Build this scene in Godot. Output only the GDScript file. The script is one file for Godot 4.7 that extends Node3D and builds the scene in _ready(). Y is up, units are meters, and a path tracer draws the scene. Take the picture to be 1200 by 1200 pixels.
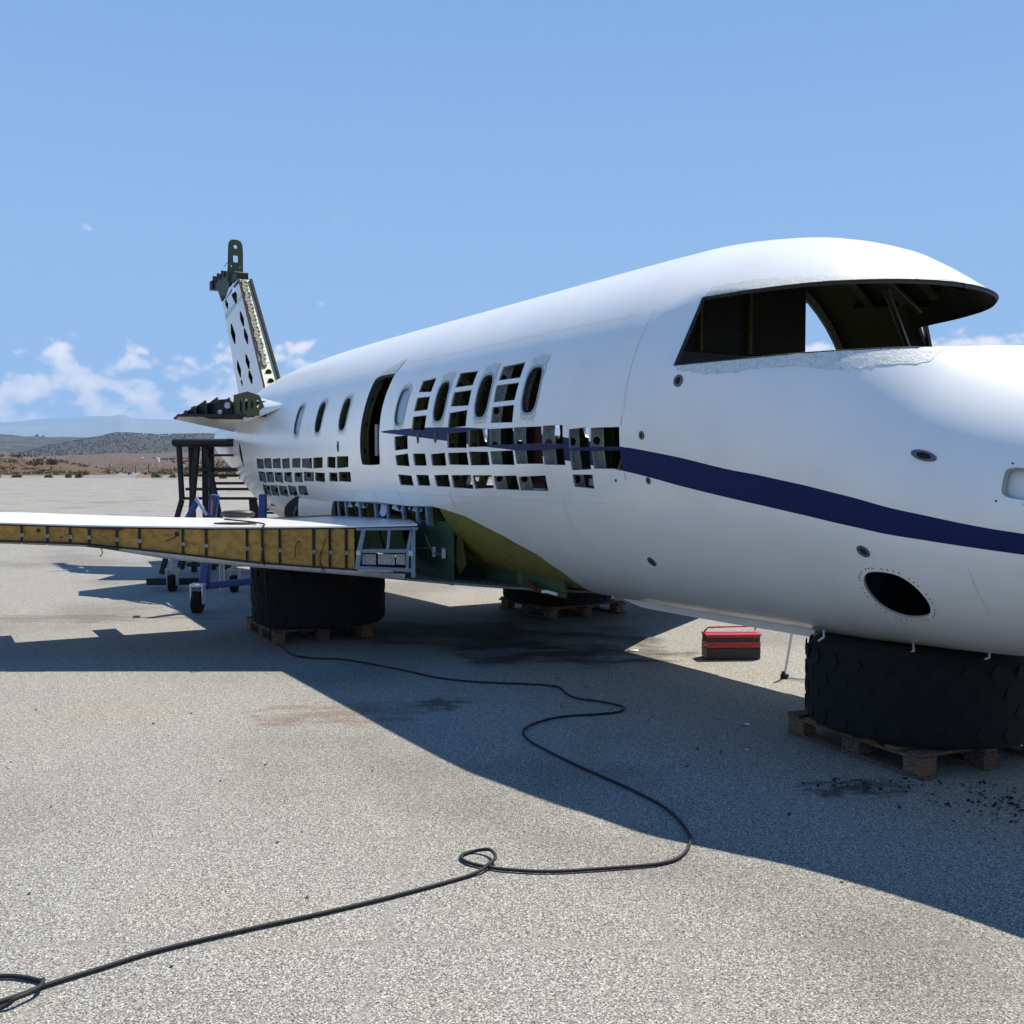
extends Node3D
# A stripped regional aircraft on mining tyres and pallets, seen from its starboard bow on a pale asphalt apron.
# Aircraft axes: s forward along the fuselage, l to starboard, h up; local x = l, y = h, z = -s.

const EYE_H := 1.6
const YAW := PI + 0.52928            # fuselage heading
const SUN_DIR := Vector3(-0.42, -1.0, 0.40)

var rng := RandomNumberGenerator.new()
var names := {}
var M := {}

# ------------------------------------------------------------------ mesh builder
class MB:
	var v := PackedVector3Array()
	var n := PackedVector3Array()
	var c := PackedColorArray()
	var col := Color(1, 1, 1)
	var use_col := false

	func tri(a: Vector3, b: Vector3, d: Vector3) -> void:
		var nn := (d - a).cross(b - a)
		if nn.length_squared() < 1e-18:
			return
		nn = nn.normalized()
		v.append(a); v.append(b); v.append(d)
		n.append(nn); n.append(nn); n.append(nn)
		if use_col:
			c.append(col); c.append(col); c.append(col)

	func tris(a: Vector3, b: Vector3, d: Vector3, na: Vector3, nb: Vector3, nd: Vector3) -> void:
		var g := (d - a).cross(b - a)
		if g.length_squared() < 1e-18:
			return
		if g.dot(na + nb + nd) >= 0.0:
			v.append(a); v.append(b); v.append(d); n.append(na); n.append(nb); n.append(nd)
		else:
			v.append(a); v.append(d); v.append(b); n.append(na); n.append(nd); n.append(nb)
		if use_col:
			c.append(col); c.append(col); c.append(col)

	func quad(a: Vector3, b: Vector3, d: Vector3, e: Vector3) -> void:
		tri(a, b, d); tri(a, d, e)

	func box(center: Vector3, size: Vector3, basis := Basis(), ch := -1.0) -> void:
		# a box with chamfered edges
		var hs := size * 0.5
		if ch < 0.0:
			ch = minf(minf(size.x, size.y), size.z) * 0.08
		var P := func(x: float, y: float, z: float) -> Vector3: return center + basis * Vector3(x, y, z)
		var faces := []
		for ax in 3:
			for sg in [-1.0, 1.0]:
				var u := (ax + 1) % 3
				var w := (ax + 2) % 3
				var ring: Array[Vector3] = []
				for k in [[-1, -1], [1, -1], [1, 1], [-1, 1]]:
					var p := Vector3()
					p[ax] = sg * hs[ax]
					p[u] = k[0] * (hs[u] - ch)
					p[w] = k[1] * (hs[w] - ch)
					ring.append(p)
				_face(ring, center, basis)
		if ch > 0.0:
			for ax in 3:
				var u := (ax + 1) % 3
				var w := (ax + 2) % 3
				for su in [-1.0, 1.0]:
					for sw in [-1.0, 1.0]:
						var ring: Array[Vector3] = []
						for k in [[-1, 0], [1, 0], [1, 1], [-1, 1]]:
							var p := Vector3()
							p[ax] = k[0] * (hs[ax] - ch)
							p[u] = su * (hs[u] - (ch if k[1] == 0 else 0.0))
							p[w] = sw * (hs[w] - (0.0 if k[1] == 0 else ch))
							ring.append(p)
						_face(ring, center, basis)
			for sx in [-1.0, 1.0]:
				for sy in [-1.0, 1.0]:
					for sz in [-1.0, 1.0]:
						var ring: Array[Vector3] = [Vector3(sx * hs.x, sy * (hs.y - ch), sz * (hs.z - ch)), Vector3(sx * (hs.x - ch), sy * hs.y, sz * (hs.z - ch)), Vector3(sx * (hs.x - ch), sy * (hs.y - ch), sz * hs.z)]
						_face(ring, center, basis)

	func _face(ring: Array[Vector3], center: Vector3, basis: Basis) -> void:
		var m := Vector3()
		for p in ring:
			m += p
		var g := (ring[2] - ring[0]).cross(ring[1] - ring[0])
		var flip := g.dot(m) < 0.0
		for i in range(1, ring.size() - 1):
			var a := center + basis * ring[0]
			var b := center + basis * ring[i]
			var d := center + basis * ring[i + 1]
			if flip:
				tri(a, d, b)
			else:
				tri(a, b, d)

	func bar(a: Vector3, b: Vector3, w: float, h: float, up := Vector3.UP, ch := -1.0) -> void:
		var z := (b - a).normalized()
		var x := up.cross(z)
		if x.length() < 1e-3:
			x = Vector3.RIGHT.cross(z)
		x = x.normalized()
		box((a + b) * 0.5, Vector3(w, h, (b - a).length()), Basis(x, z.cross(x), z), minf(w, h) * 0.12 if ch < 0.0 else ch)

	func tube(pts: Array, r: float, sides := 8, caps := true) -> void:
		var count := pts.size()
		var rings := []
		var norms := []
		var x := Vector3()
		for i in count:
			var p: Vector3 = pts[i]
			var t: Vector3 = (pts[mini(i + 1, count - 1)] - pts[maxi(i - 1, 0)]).normalized()
			if i == 0:
				x = Vector3.UP.cross(t)
				if x.length() < 1e-2:
					x = Vector3.RIGHT.cross(t)
			x = (x - t * x.dot(t)).normalized()
			var y := t.cross(x)
			var ring := PackedVector3Array()
			var nr := PackedVector3Array()
			for k in sides:
				var a := TAU * k / sides
				var d := x * cos(a) + y * sin(a)
				ring.append(p + d * r)
				nr.append(d)
			rings.append(ring)
			norms.append(nr)
		for i in count - 1:
			for k in sides:
				var k2 := (k + 1) % sides
				tris(rings[i][k], rings[i + 1][k], rings[i + 1][k2], norms[i][k], norms[i + 1][k], norms[i + 1][k2])
				tris(rings[i][k], rings[i + 1][k2], rings[i][k2], norms[i][k], norms[i + 1][k2], norms[i][k2])
		if caps:
			for e in [0, count - 1]:
				var t: Vector3 = (pts[1] - pts[0]) * -1.0 if e == 0 else pts[count - 1] - pts[count - 2]
				t = t.normalized()
				for k in range(1, sides - 1):
					tris(rings[e][0], rings[e][k], rings[e][k + 1], t, t, t)

	func cyl(a: Vector3, b: Vector3, r0: float, r1: float, sides := 16, caps := true) -> void:
		lathe([Vector2(r0, 0.0), Vector2(r1, 1.0)], a, b, sides, caps)

	func lathe(prof: Array, a: Vector3, b: Vector3, sides := 32, caps := false, smooth_deg := 40.0) -> void:
		# prof: Vector2(radius, share of the way from a to b)
		var z := (b - a)
		var zl := z.length()
		z = z / zl
		var x := z.cross(Vector3.RIGHT if absf(z.x) < 0.9 else Vector3.UP).normalized()
		var y := z.cross(x)
		var segs := prof.size() - 1
		var nn: Array[Vector2] = []
		for i in segs:
			var d := Vector2(prof[i + 1].x - prof[i].x, (prof[i + 1].y - prof[i].y) * zl)
			nn.append(Vector2(d.y, -d.x).normalized())
		for i in segs:
			var n0 := nn[i]
			var n1 := nn[i]
			if i > 0 and rad_to_deg(absf(nn[i - 1].angle_to(nn[i]))) < smooth_deg:
				n0 = (nn[i - 1] + nn[i]).normalized()
			if i < segs - 1 and rad_to_deg(absf(nn[i + 1].angle_to(nn[i]))) < smooth_deg:
				n1 = (nn[i + 1] + nn[i]).normalized()
			var pa: Vector3 = a + z * (prof[i].y * zl)
			var pb: Vector3 = a + z * (prof[i + 1].y * zl)
			for k in sides:
				var d0 := x * cos(TAU * k / sides) + y * sin(TAU * k / sides)
				var d1 := x * cos(TAU * (k + 1) / sides) + y * sin(TAU * (k + 1) / sides)
				var A: Vector3 = pa + d0 * prof[i].x
				var B: Vector3 = pb + d0 * prof[i + 1].x
				var C: Vector3 = pb + d1 * prof[i + 1].x
				var D: Vector3 = pa + d1 * prof[i].x
				tris(A, B, C, d0 * n0.x + z * n0.y, d0 * n1.x + z * n1.y, d1 * n1.x + z * n1.y)
				tris(A, C, D, d0 * n0.x + z * n0.y, d1 * n1.x + z * n1.y, d1 * n0.x + z * n0.y)
		if caps:
			for e in [0, segs]:
				var p: Vector3 = a + z * (prof[e].y * zl)
				var t := z if e else -z
				for k in sides:
					tris(p, p + (x * cos(TAU * k / sides) + y * sin(TAU * k / sides)) * prof[e].x, p + (x * cos(TAU * (k + 1) / sides) + y * sin(TAU * (k + 1) / sides)) * prof[e].x, t, t, t)

	func plate(poly: PackedVector2Array, T: Transform3D, thick: float) -> void:
		# a flat outline in T's xy plane, with thickness along T's z
		var idx := Geometry2D.triangulate_polygon(poly)
		var zf := T.basis.z.normalized()
		for i in range(0, idx.size(), 3):
			for e in [0.5, -0.5]:
				var o := Vector3(0, 0, thick * e)
				var a := T * (Vector3(poly[idx[i]].x, poly[idx[i]].y, 0) + o)
				var b := T * (Vector3(poly[idx[i + 1]].x, poly[idx[i + 1]].y, 0) + o)
				var d := T * (Vector3(poly[idx[i + 2]].x, poly[idx[i + 2]].y, 0) + o)
				var nn := zf * (1.0 if e > 0.0 else -1.0)
				tris(a, b, d, nn, nn, nn)
		var sgn := -1.0 if Geometry2D.is_polygon_clockwise(poly) else 1.0
		for i in poly.size():
			var p := poly[i]
			var q := poly[(i + 1) % poly.size()]
			var d := (q - p)
			if d.length() < 1e-6:
				continue
			var nn := (T.basis * Vector3(d.y, -d.x, 0) * sgn).normalized()
			var a := T * Vector3(p.x, p.y, thick * 0.5)
			var b := T * Vector3(q.x, q.y, thick * 0.5)
			var e := T * Vector3(q.x, q.y, -thick * 0.5)
			var f := T * Vector3(p.x, p.y, -thick * 0.5)
			tris(a, b, e, nn, nn, nn)
			tris(a, e, f, nn, nn, nn)

	func mesh() -> ArrayMesh:
		var m := ArrayMesh.new()
		if v.is_empty():
			return m
		var arr := []
		arr.resize(Mesh.ARRAY_MAX)
		arr[Mesh.ARRAY_VERTEX] = v
		arr[Mesh.ARRAY_NORMAL] = n
		if use_col:
			arr[Mesh.ARRAY_COLOR] = c
		m.add_surface_from_arrays(Mesh.PRIMITIVE_TRIANGLES, arr)
		return m

# ------------------------------------------------------------------ objects
func numbered(called: String) -> String:
	if not names.has(called):
		names[called] = 0
		return called
	names[called] += 1
	return "%s_%03d" % [called, names[called]]

func obj(called: String, mb: MB, mat: Material, parent: Node = null) -> MeshInstance3D:
	var o := MeshInstance3D.new()
	o.mesh = mb.mesh()
	o.material_override = null
	if o.mesh.get_surface_count() > 0:
		o.mesh.surface_set_material(0, mat)
	if parent == null:
		o.name = numbered(called)
		add_child(o)
	else:
		o.name = child_name(parent, called)
		parent.add_child(o)
	return o

func child_name(parent: Node, called: String) -> String:
	var nm := called
	var k := 0
	while parent.has_node(NodePath(nm)):
		k += 1
		nm = "%s_%03d" % [called, k]
	return nm

func thing(called: String, label: String, category: String, at := Vector3.ZERO, turn := 0.0, group := "") -> Node3D:
	var o := Node3D.new()
	o.name = numbered(called)
	add_child(o)
	o.position = at
	o.rotation.y = turn
	tag(o, label, category, group)
	return o

func tag(o: Node, label: String, category: String, group := "") -> void:
	o.set_meta("label", label)
	o.set_meta("category", category)
	if group != "":
		o.set_meta("group", group)

func part(called: String, parent: Node) -> Node3D:
	var o := Node3D.new()
	o.name = child_name(parent, called)
	parent.add_child(o)
	return o

func dup(src: Node3D, called: String, at: Vector3, turn: float, label: String, group := "") -> Node3D:
	var r: Node3D = src.duplicate()
	r.name = numbered(called)
	add_child(r)
	r.position = at
	r.rotation.y = turn
	r.set_meta("label", label)
	if group != "":
		r.set_meta("group", group)
	return r

# ------------------------------------------------------------------ materials
func lin(r: float, g: float, b: float) -> Color:
	return Color(r, g, b).linear_to_srgb()

func noise_tex(type: int, freq: float, size: int, stops: Array, sd: int, octaves := 4, normal := false, bump := 4.0) -> NoiseTexture2D:
	var nz := FastNoiseLite.new()
	nz.noise_type = type
	nz.frequency = freq
	nz.seed = sd
	nz.fractal_type = FastNoiseLite.FRACTAL_FBM if octaves > 1 else FastNoiseLite.FRACTAL_NONE
	nz.fractal_octaves = octaves
	if type == FastNoiseLite.TYPE_CELLULAR:
		nz.cellular_return_type = FastNoiseLite.RETURN_CELL_VALUE
		nz.cellular_jitter = 1.0
	var t := NoiseTexture2D.new()
	t.width = size
	t.height = size
	t.seamless = true
	t.noise = nz
	if normal:
		t.as_normal_map = true
		t.bump_strength = bump
	elif not stops.is_empty():
		var g := Gradient.new()
		var off := PackedFloat32Array()
		var cols := PackedColorArray()
		for st in stops:
			off.append(st[0])
			cols.append(st[1])
		g.offsets = off
		g.colors = cols
		t.color_ramp = g
	return t

func grey(x: float) -> Color:
	return Color(x, x, x)

func mat(called: String, color: Color, rough := 0.6, metal := 0.0, tex: Texture2D = null, scale := 1.0, nrm: Texture2D = null, nscale := 0.5, world := false) -> StandardMaterial3D:
	var m := StandardMaterial3D.new()
	m.resource_name = called
	m.albedo_color = color
	m.roughness = rough
	m.metallic = metal
	m.cull_mode = BaseMaterial3D.CULL_DISABLED
	if tex or nrm:
		m.uv1_triplanar = true
		m.uv1_world_triplanar = world
		m.uv1_scale = Vector3.ONE * scale
	if tex:
		m.albedo_texture = tex
	if nrm:
		m.normal_enabled = true
		m.normal_texture = nrm
		m.normal_scale = nscale
	M[called] = m
	return m

func make_materials() -> void:
	var soft := noise_tex(FastNoiseLite.TYPE_SIMPLEX_SMOOTH, 0.012, 512, [[0.25, grey(0.84)], [0.5, grey(0.97)], [0.75, grey(1.0)]], 3, 5)
	var faint := noise_tex(FastNoiseLite.TYPE_SIMPLEX_SMOOTH, 0.008, 512, [[0.2, grey(0.968)], [0.45, grey(0.99)], [0.8, grey(1.0)]], 8, 5)
	var worn := noise_tex(FastNoiseLite.TYPE_SIMPLEX_SMOOTH, 0.03, 512, [[0.2, grey(0.72)], [0.4, grey(0.9)], [0.6, grey(0.97)], [0.8, grey(1.0)]], 5, 5)
	var fine := noise_tex(FastNoiseLite.TYPE_SIMPLEX, 0.15, 512, [[0.2, grey(0.7)], [0.8, grey(1.0)]], 7, 3)
	var bumps := noise_tex(FastNoiseLite.TYPE_SIMPLEX, 0.05, 512, [], 9, 4, true, 3.0)
	var waves := noise_tex(FastNoiseLite.TYPE_SIMPLEX_SMOOTH, 0.01, 512, [], 10, 2, true, 1.2)
	var m := mat("white_paint", lin(0.80, 0.79, 0.745), 0.28, 0.0, faint, 0.35, waves, 0.02)
	m.clearcoat_enabled = true
	m.clearcoat = 0.3
	m.clearcoat_roughness = 0.15
	m = mat("blue_paint", lin(0.005, 0.014, 0.08), 0.4, 0.0, faint, 0.5)
	m.metallic_specular = 0.25
	mat("pale_blue_paint", lin(0.45, 0.53, 0.66), 0.35, 0.0, faint, 0.5)
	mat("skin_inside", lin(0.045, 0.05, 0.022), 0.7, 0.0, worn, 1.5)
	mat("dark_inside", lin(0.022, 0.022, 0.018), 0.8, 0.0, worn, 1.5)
	mat("cut_edge", lin(0.6, 0.61, 0.6), 0.45, 0.2, fine, 3.0)
	mat("dark_edge", lin(0.03, 0.035, 0.025), 0.6)
	mat("grey_primer", lin(0.42, 0.47, 0.48), 0.5, 0.0, worn, 2.5)
	mat("blue_grey_primer", lin(0.2, 0.27, 0.33), 0.5, 0.15, worn, 2.5)
	mat("olive_primer", lin(0.10, 0.10, 0.028), 0.6, 0.0, worn, 2.0)
	mat("olive_hull", lin(0.25, 0.225, 0.05), 0.5, 0.0, soft, 1.2)
	mat("green_primer", lin(0.075, 0.14, 0.07), 0.55, 0.0, worn, 1.6)
	mat("dark_green", lin(0.05, 0.08, 0.035), 0.55, 0.0, worn, 2.5)
	mat("pale_green", lin(0.52, 0.57, 0.42), 0.55, 0.0, soft, 2.0)
	var spar := noise_tex(FastNoiseLite.TYPE_SIMPLEX, 0.02, 512, [[0.2, Color(0.80, 0.74, 0.62)], [0.42, Color(0.93, 0.9, 0.84)], [0.62, Color(1, 1, 1)], [0.85, Color(1, 0.97, 0.88)]], 21, 4)
	mat("yellow_primer", lin(0.43, 0.25, 0.036), 0.5, 0.05, spar, 1.1)
	mat("yellow_primer_dark", lin(0.37, 0.21, 0.032), 0.5, 0.05, spar, 1.4)
	mat("yellow_primer_dull", lin(0.40, 0.24, 0.042), 0.55, 0.05, spar, 0.9)
	mat("stiffener_dark", lin(0.03, 0.03, 0.022), 0.5, 0.3, worn, 3.0)
	mat("aluminium", lin(0.55, 0.56, 0.57), 0.35, 0.75, worn, 2.0)
	mat("dull_metal", lin(0.36, 0.37, 0.38), 0.5, 0.4, worn, 2.5)
	mat("seam_grey", lin(0.62, 0.62, 0.58), 0.5)
	mat("lip_grey", lin(0.42, 0.41, 0.4), 0.5, 0.0, soft, 1.5)
	mat("belly_dark", lin(0.16, 0.16, 0.155), 0.6, 0.0, worn, 1.5)
	var crack := noise_tex(FastNoiseLite.TYPE_SIMPLEX, 0.035, 512, [[0.2, grey(0.7)], [0.42, grey(0.9)], [0.55, grey(0.97)], [0.8, grey(1.0)]], 31, 4)
	mat("sealant", lin(0.72, 0.72, 0.66), 0.75, 0.0, crack, 3.0, bumps, 0.9).uv1_scale = Vector3(3, 1.2, 9)
	mat("sealant_clear", lin(0.74, 0.76, 0.71), 0.6, 0.0, crack, 4.0, bumps, 0.9).uv1_scale = Vector3(3, 1.2, 9)
	mat("ring_grey", lin(0.42, 0.50, 0.55), 0.5, 0.2, fine, 2.0)
	var g := mat("dirty_pane", lin(0.22, 0.30, 0.38), 0.18)
	g.clearcoat_enabled = true
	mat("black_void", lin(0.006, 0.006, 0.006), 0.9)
	mat("fitting_grey", lin(0.12, 0.125, 0.13), 0.45, 0.5)
	mat("rubber", lin(0.004, 0.004, 0.0042), 0.95, 0.0, worn, 2.0, bumps, 0.6)
	var wood := noise_tex(FastNoiseLite.TYPE_SIMPLEX, 0.02, 512, [[0.2, Color(0.55, 0.5, 0.45)], [0.5, Color(0.85, 0.82, 0.78)], [0.8, Color(1, 1, 1)]], 41, 5)
	var w1 := mat("pallet_wood", lin(0.20, 0.12, 0.065), 0.8, 0.0, wood, 3.0, bumps, 0.4)
	w1.uv1_scale = Vector3(8, 8, 1.2)
	mat("pallet_wood_grey", lin(0.13, 0.095, 0.065), 0.85, 0.0, wood, 4.0, bumps, 0.4)
	mat("cable_black", lin(0.006, 0.006, 0.007), 0.75)
	mat("black_steel", lin(0.014, 0.013, 0.014), 0.55, 0.2, worn, 3.0)
	mat("blue_steel", lin(0.025, 0.07, 0.26), 0.45, 0.0, worn, 2.0)
	mat("pale_steel", lin(0.5, 0.53, 0.56), 0.4, 0.5, worn, 2.0)
	mat("red_paint", lin(0.42, 0.025, 0.03), 0.35, 0.0, soft, 3.0)
	mat("dark_red", lin(0.13, 0.012, 0.015), 0.5, 0.0, worn, 3.0)
	mat("toolbox_black", lin(0.025, 0.025, 0.025), 0.5, 0.0, worn, 3.0)
	mat("white_plastic", lin(0.7, 0.7, 0.68), 0.5)
	mat("orange_label", lin(0.65, 0.2, 0.08), 0.6)
	# ground
	var stones := noise_tex(FastNoiseLite.TYPE_CELLULAR, 0.105, 2048, [[0.0, Color(0.30, 0.29, 0.28)], [0.14, Color(0.47, 0.455, 0.435)], [0.32, Color(0.60, 0.585, 0.56)], [0.55, Color(0.67, 0.655, 0.63)], [0.75, Color(0.76, 0.745, 0.715)], [0.9, Color(0.87, 0.86, 0.82)], [1.0, Color(1.0, 0.985, 0.95)]], 51, 1)
	var stone_bump := noise_tex(FastNoiseLite.TYPE_CELLULAR, 0.105, 2048, [], 51, 1, true, 5.0)
	var blotch := noise_tex(FastNoiseLite.TYPE_SIMPLEX_SMOOTH, 0.006, 1024, [[0.2, Color(0.86, 0.85, 0.84)], [0.4, Color(0.97, 0.965, 0.96)], [0.6, Color(1, 1, 1)], [0.85, Color(1, 0.985, 0.96)]], 52, 5)
	var a := mat("apron_asphalt", Color(0.757, 0.763, 0.762), 0.88, 0.0, stones, 1.0 / 0.98, stone_bump, 0.6, true)
	a.detail_enabled = true
	a.detail_blend_mode = BaseMaterial3D.BLEND_MODE_MUL
	a.detail_albedo = blotch
	a.detail_uv_layer = BaseMaterial3D.DETAIL_UV_2
	a.uv2_triplanar = true
	a.uv2_world_triplanar = true
	a.uv2_scale = Vector3.ONE / 23.0
	var dirt := noise_tex(FastNoiseLite.TYPE_SIMPLEX, 0.02, 1024, [[0.2, Color(0.42, 0.33, 0.24)], [0.45, Color(0.60, 0.51, 0.40)], [0.6, Color(0.68, 0.60, 0.49)], [0.8, Color(0.5, 0.44, 0.3)]], 61, 6)
	mat("dry_soil", Color(0.699, 0.684, 0.669), 0.95, 0.0, dirt, 1.0 / 60.0, null, 0.5, true)
	mat("pale_verge", lin(0.25, 0.23, 0.19), 0.95, 0.0, fine, 0.3, null, 0.5, true)
	var scrub := noise_tex(FastNoiseLite.TYPE_SIMPLEX, 0.05, 1024, [[0.3, Color(0.13, 0.15, 0.13)], [0.45, Color(0.24, 0.25, 0.21)], [0.55, Color(0.40, 0.36, 0.29)], [0.7, Color(0.55, 0.48, 0.38)]], 71, 5)
	mat("scrub_hill", Color(0.543, 0.543, 0.543), 0.95, 0.0, scrub, 1.0 / 420.0, null, 0.5, true)
	var fields := noise_tex(FastNoiseLite.TYPE_SIMPLEX, 0.016, 1024, [[0.3, Color(0.17, 0.20, 0.18)], [0.47, Color(0.25, 0.27, 0.22)], [0.55, Color(0.42, 0.38, 0.28)], [0.66, Color(0.55, 0.48, 0.36)], [0.8, Color(0.3, 0.3, 0.24)]], 72, 6)
	mat("field_hill", Color(0.578, 0.578, 0.578), 0.95, 0.0, fields, 1.0 / 1500.0, null, 0.5, true)
	var brown := noise_tex(FastNoiseLite.TYPE_SIMPLEX, 0.03, 1024, [[0.3, Color(0.36, 0.31, 0.26)], [0.5, Color(0.57, 0.46, 0.37)], [0.7, Color(0.68, 0.56, 0.46)]], 73, 6)
	mat("brown_slope", Color(0.559, 0.552, 0.544), 0.95, 0.0, brown, 1.0 / 90.0, null, 0.5, true)
	var grassy := noise_tex(FastNoiseLite.TYPE_SIMPLEX, 0.05, 1024, [[0.3, Color(0.28, 0.22, 0.12)], [0.45, Color(0.5, 0.37, 0.2)], [0.6, Color(0.62, 0.49, 0.28)], [0.8, Color(0.4, 0.36, 0.2)]], 74, 6)
	mat("dry_grass", Color(0.627, 0.627, 0.627), 0.95, 0.0, grassy, 1.0 / 9.0, null, 0.5, true)
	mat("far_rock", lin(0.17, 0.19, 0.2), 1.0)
	var b := mat("bush_leaf", Color(1, 1, 1), 0.9)
	b.vertex_color_use_as_albedo = true
	mat("house_white", lin(0.75, 0.73, 0.7), 0.8)
	mat("roof_clay", lin(0.35, 0.14, 0.08), 0.9)
	mat("fence_dark", lin(0.04, 0.04, 0.04), 0.7)
	mat("road_far", lin(0.21, 0.21, 0.21), 0.9, 0.0, fine, 0.5, null, 0.5, true)

# ------------------------------------------------------------------ fuselage surface
var ST := [
	[-14.6, 2.40, 1.78, 0.26], [-13.2, 2.56, 1.44, 0.44], [-12.0, 2.77, 1.16, 0.67], [-10.5, 2.97, 0.83, 0.93], [-9.0, 3.05, 0.66, 1.11],
	[-7.5, 3.085, 0.595, 1.21], [-6.0, 3.095, 0.575, 1.25], [-4.0, 3.10, 0.575, 1.25], [-2.0, 3.105, 0.575, 1.25], [-1.2, 3.10, 0.58, 1.24],
	[-0.6, 3.045, 0.59, 1.20], [0.0, 2.885, 0.595, 1.14], [0.3, 2.71, 0.61, 1.105], [0.6, 2.49, 0.625, 1.06], [0.9, 2.27, 0.645, 1.00],
	[1.5, 2.07, 0.71, 0.90], [2.2, 1.97, 0.80, 0.82], [3.0, 1.84, 0.90, 0.68], [3.8, 1.58, 1.02, 0.36]]
const TAB0 := -14.7
const TABD := 0.01
var tab_top := PackedFloat32Array()
var tab_bot := PackedFloat32Array()
var tab_hw := PackedFloat32Array()

func make_table() -> void:
	for k in [1, 2, 3]:
		var n := ST.size()
		var d := []
		for i in n - 1:
			d.append((ST[i + 1][k] - ST[i][k]) / (ST[i + 1][0] - ST[i][0]))
		var sl := []
		for i in n:
			if i == 0:
				sl.append(d[0])
			elif i == n - 1:
				sl.append(d[n - 2])
			elif d[i - 1] * d[i] <= 0.0:
				sl.append(0.0)
			else:
				var h0: float = ST[i][0] - ST[i - 1][0]
				var h1: float = ST[i + 1][0] - ST[i][0]
				var w1 := 2 * h1 + h0
				var w2 := h1 + 2 * h0
				sl.append((w1 + w2) / (w1 / d[i - 1] + w2 / d[i]))
		var out := PackedFloat32Array()
		var j := 0
		for q in 1850:
			var x := clampf(TAB0 + q * TABD, ST[0][0], ST[n - 1][0])
			while j < n - 2 and x > ST[j + 1][0]:
				j += 1
			var h: float = ST[j + 1][0] - ST[j][0]
			var t: float = (x - ST[j][0]) / h
			out.append((2 * t * t * t - 3 * t * t + 1) * ST[j][k] + (t * t * t - 2 * t * t + t) * h * sl[j] + (-2 * t * t * t + 3 * t * t) * ST[j + 1][k] + (t * t * t - t * t) * h * sl[j + 1])
		if k == 1: tab_top = out
		elif k == 2: tab_bot = out
		else: tab_hw = out

func look(tab: PackedFloat32Array, s: float) -> float:
	var x := clampf((s - TAB0) / TABD, 0.0, 1847.0)
	var i := int(x)
	return lerpf(tab[i], tab[i + 1], x - i)

func loc(s: float, l: float, h: float) -> Vector3:
	return Vector3(l, h, -s)

func hull(s: float, t: float, off := 0.0) -> Vector3:
	var top := look(tab_top, s)
	var bot := look(tab_bot, s)
	var hw := look(tab_hw, s)
	var cc := cos(t)
	var sn := sin(t)
	var l := maxf(hw - off, 0.01) * cc
	var h := (top + bot) * 0.5 + maxf((top - bot) * 0.5 - off, 0.01) * sn
	if s > -1.2 and s < 1.2 and sn > 0.15:
		var lim := 2.246 - 0.19 * s - 0.555 * h - off
		if absf(l) > lim:
			l = signf(l) * lim
	return Vector3(l, h, -s)

func hull_n(s: float, t: float) -> Vector3:
	var a := hull(s + 0.03, t) - hull(s - 0.03, t)
	var b := hull(s, t + 0.02) - hull(s, t - 0.02)
	var nn := b.cross(a)
	var p := hull(s, t)
	var top := look(tab_top, s)
	var bot := look(tab_bot, s)
	if nn.dot(p - Vector3(0, (top + bot) * 0.5, -s)) < 0.0:
		nn = -nn
	return nn.normalized()

func t_at(s: float, h: float) -> float:
	var top := look(tab_top, s)
	var bot := look(tab_bot, s)
	return asin(clampf((h - (top + bot) * 0.5) / ((top - bot) * 0.5), -1.0, 1.0))

func bbox(p: PackedVector2Array) -> Rect2:
	var r := Rect2(p[0], Vector2.ZERO)
	for q in p:
		r = r.expand(q)
	return r.grow(1e-4)

# emits the cells of a grid in (s, t), cut to the outlines «inc» (if any) and with «exc» cut away
func skin(mb: MB, s0: float, s1: float, ns: int, t0: float, t1: float, nt: int, off: float, inc: Array, exc: Array, flip := false) -> void:
	var ib := []
	for p in inc: ib.append(bbox(p))
	var eb := []
	for p in exc: eb.append(bbox(p))
	for i in ns:
		var a := lerpf(s0, s1, float(i) / ns)
		var b := lerpf(s0, s1, float(i + 1) / ns)
		var ecol := []
		for k in exc.size():
			if eb[k].position.x < b and eb[k].end.x > a: ecol.append(k)
		var icol := []
		for k in inc.size():
			if ib[k].position.x < b and ib[k].end.x > a: icol.append(k)
		if inc.size() and icol.is_empty():
			continue
		for j in nt:
			var c := lerpf(t0, t1, float(j) / nt)
			var d := lerpf(t0, t1, float(j + 1) / nt)
			var cell := PackedVector2Array([Vector2(a, c), Vector2(b, c), Vector2(b, d), Vector2(a, d)])
			var pieces := [cell]
			if inc.size():
				pieces = []
				for k in icol:
					if ib[k].position.y < d and ib[k].end.y > c:
						for q in Geometry2D.intersect_polygons(cell, inc[k]):
							pieces.append(q)
			for k in ecol:
				if not (eb[k].position.y < d and eb[k].end.y > c):
					continue
				var next := []
				for q in pieces:
					var cut := [q]
					if Rect2(Vector2(a, c), Vector2(b - a, d - c)).encloses(eb[k]):
						var mx: float = eb[k].get_center().x
						cut = []
						for half in [PackedVector2Array([Vector2(a - 1, c - 1), Vector2(mx, c - 1), Vector2(mx, d + 1), Vector2(a - 1, d + 1)]), PackedVector2Array([Vector2(mx, c - 1), Vector2(b + 1, c - 1), Vector2(b + 1, d + 1), Vector2(mx, d + 1)])]:
							for w in Geometry2D.intersect_polygons(q, half): cut.append(w)
					for w in cut:
						for z in Geometry2D.clip_polygons(w, exc[k]):
							if not Geometry2D.is_polygon_clockwise(z): next.append(z)
				pieces = next
			for q in pieces:
				emit(mb, q, off, flip)

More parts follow.
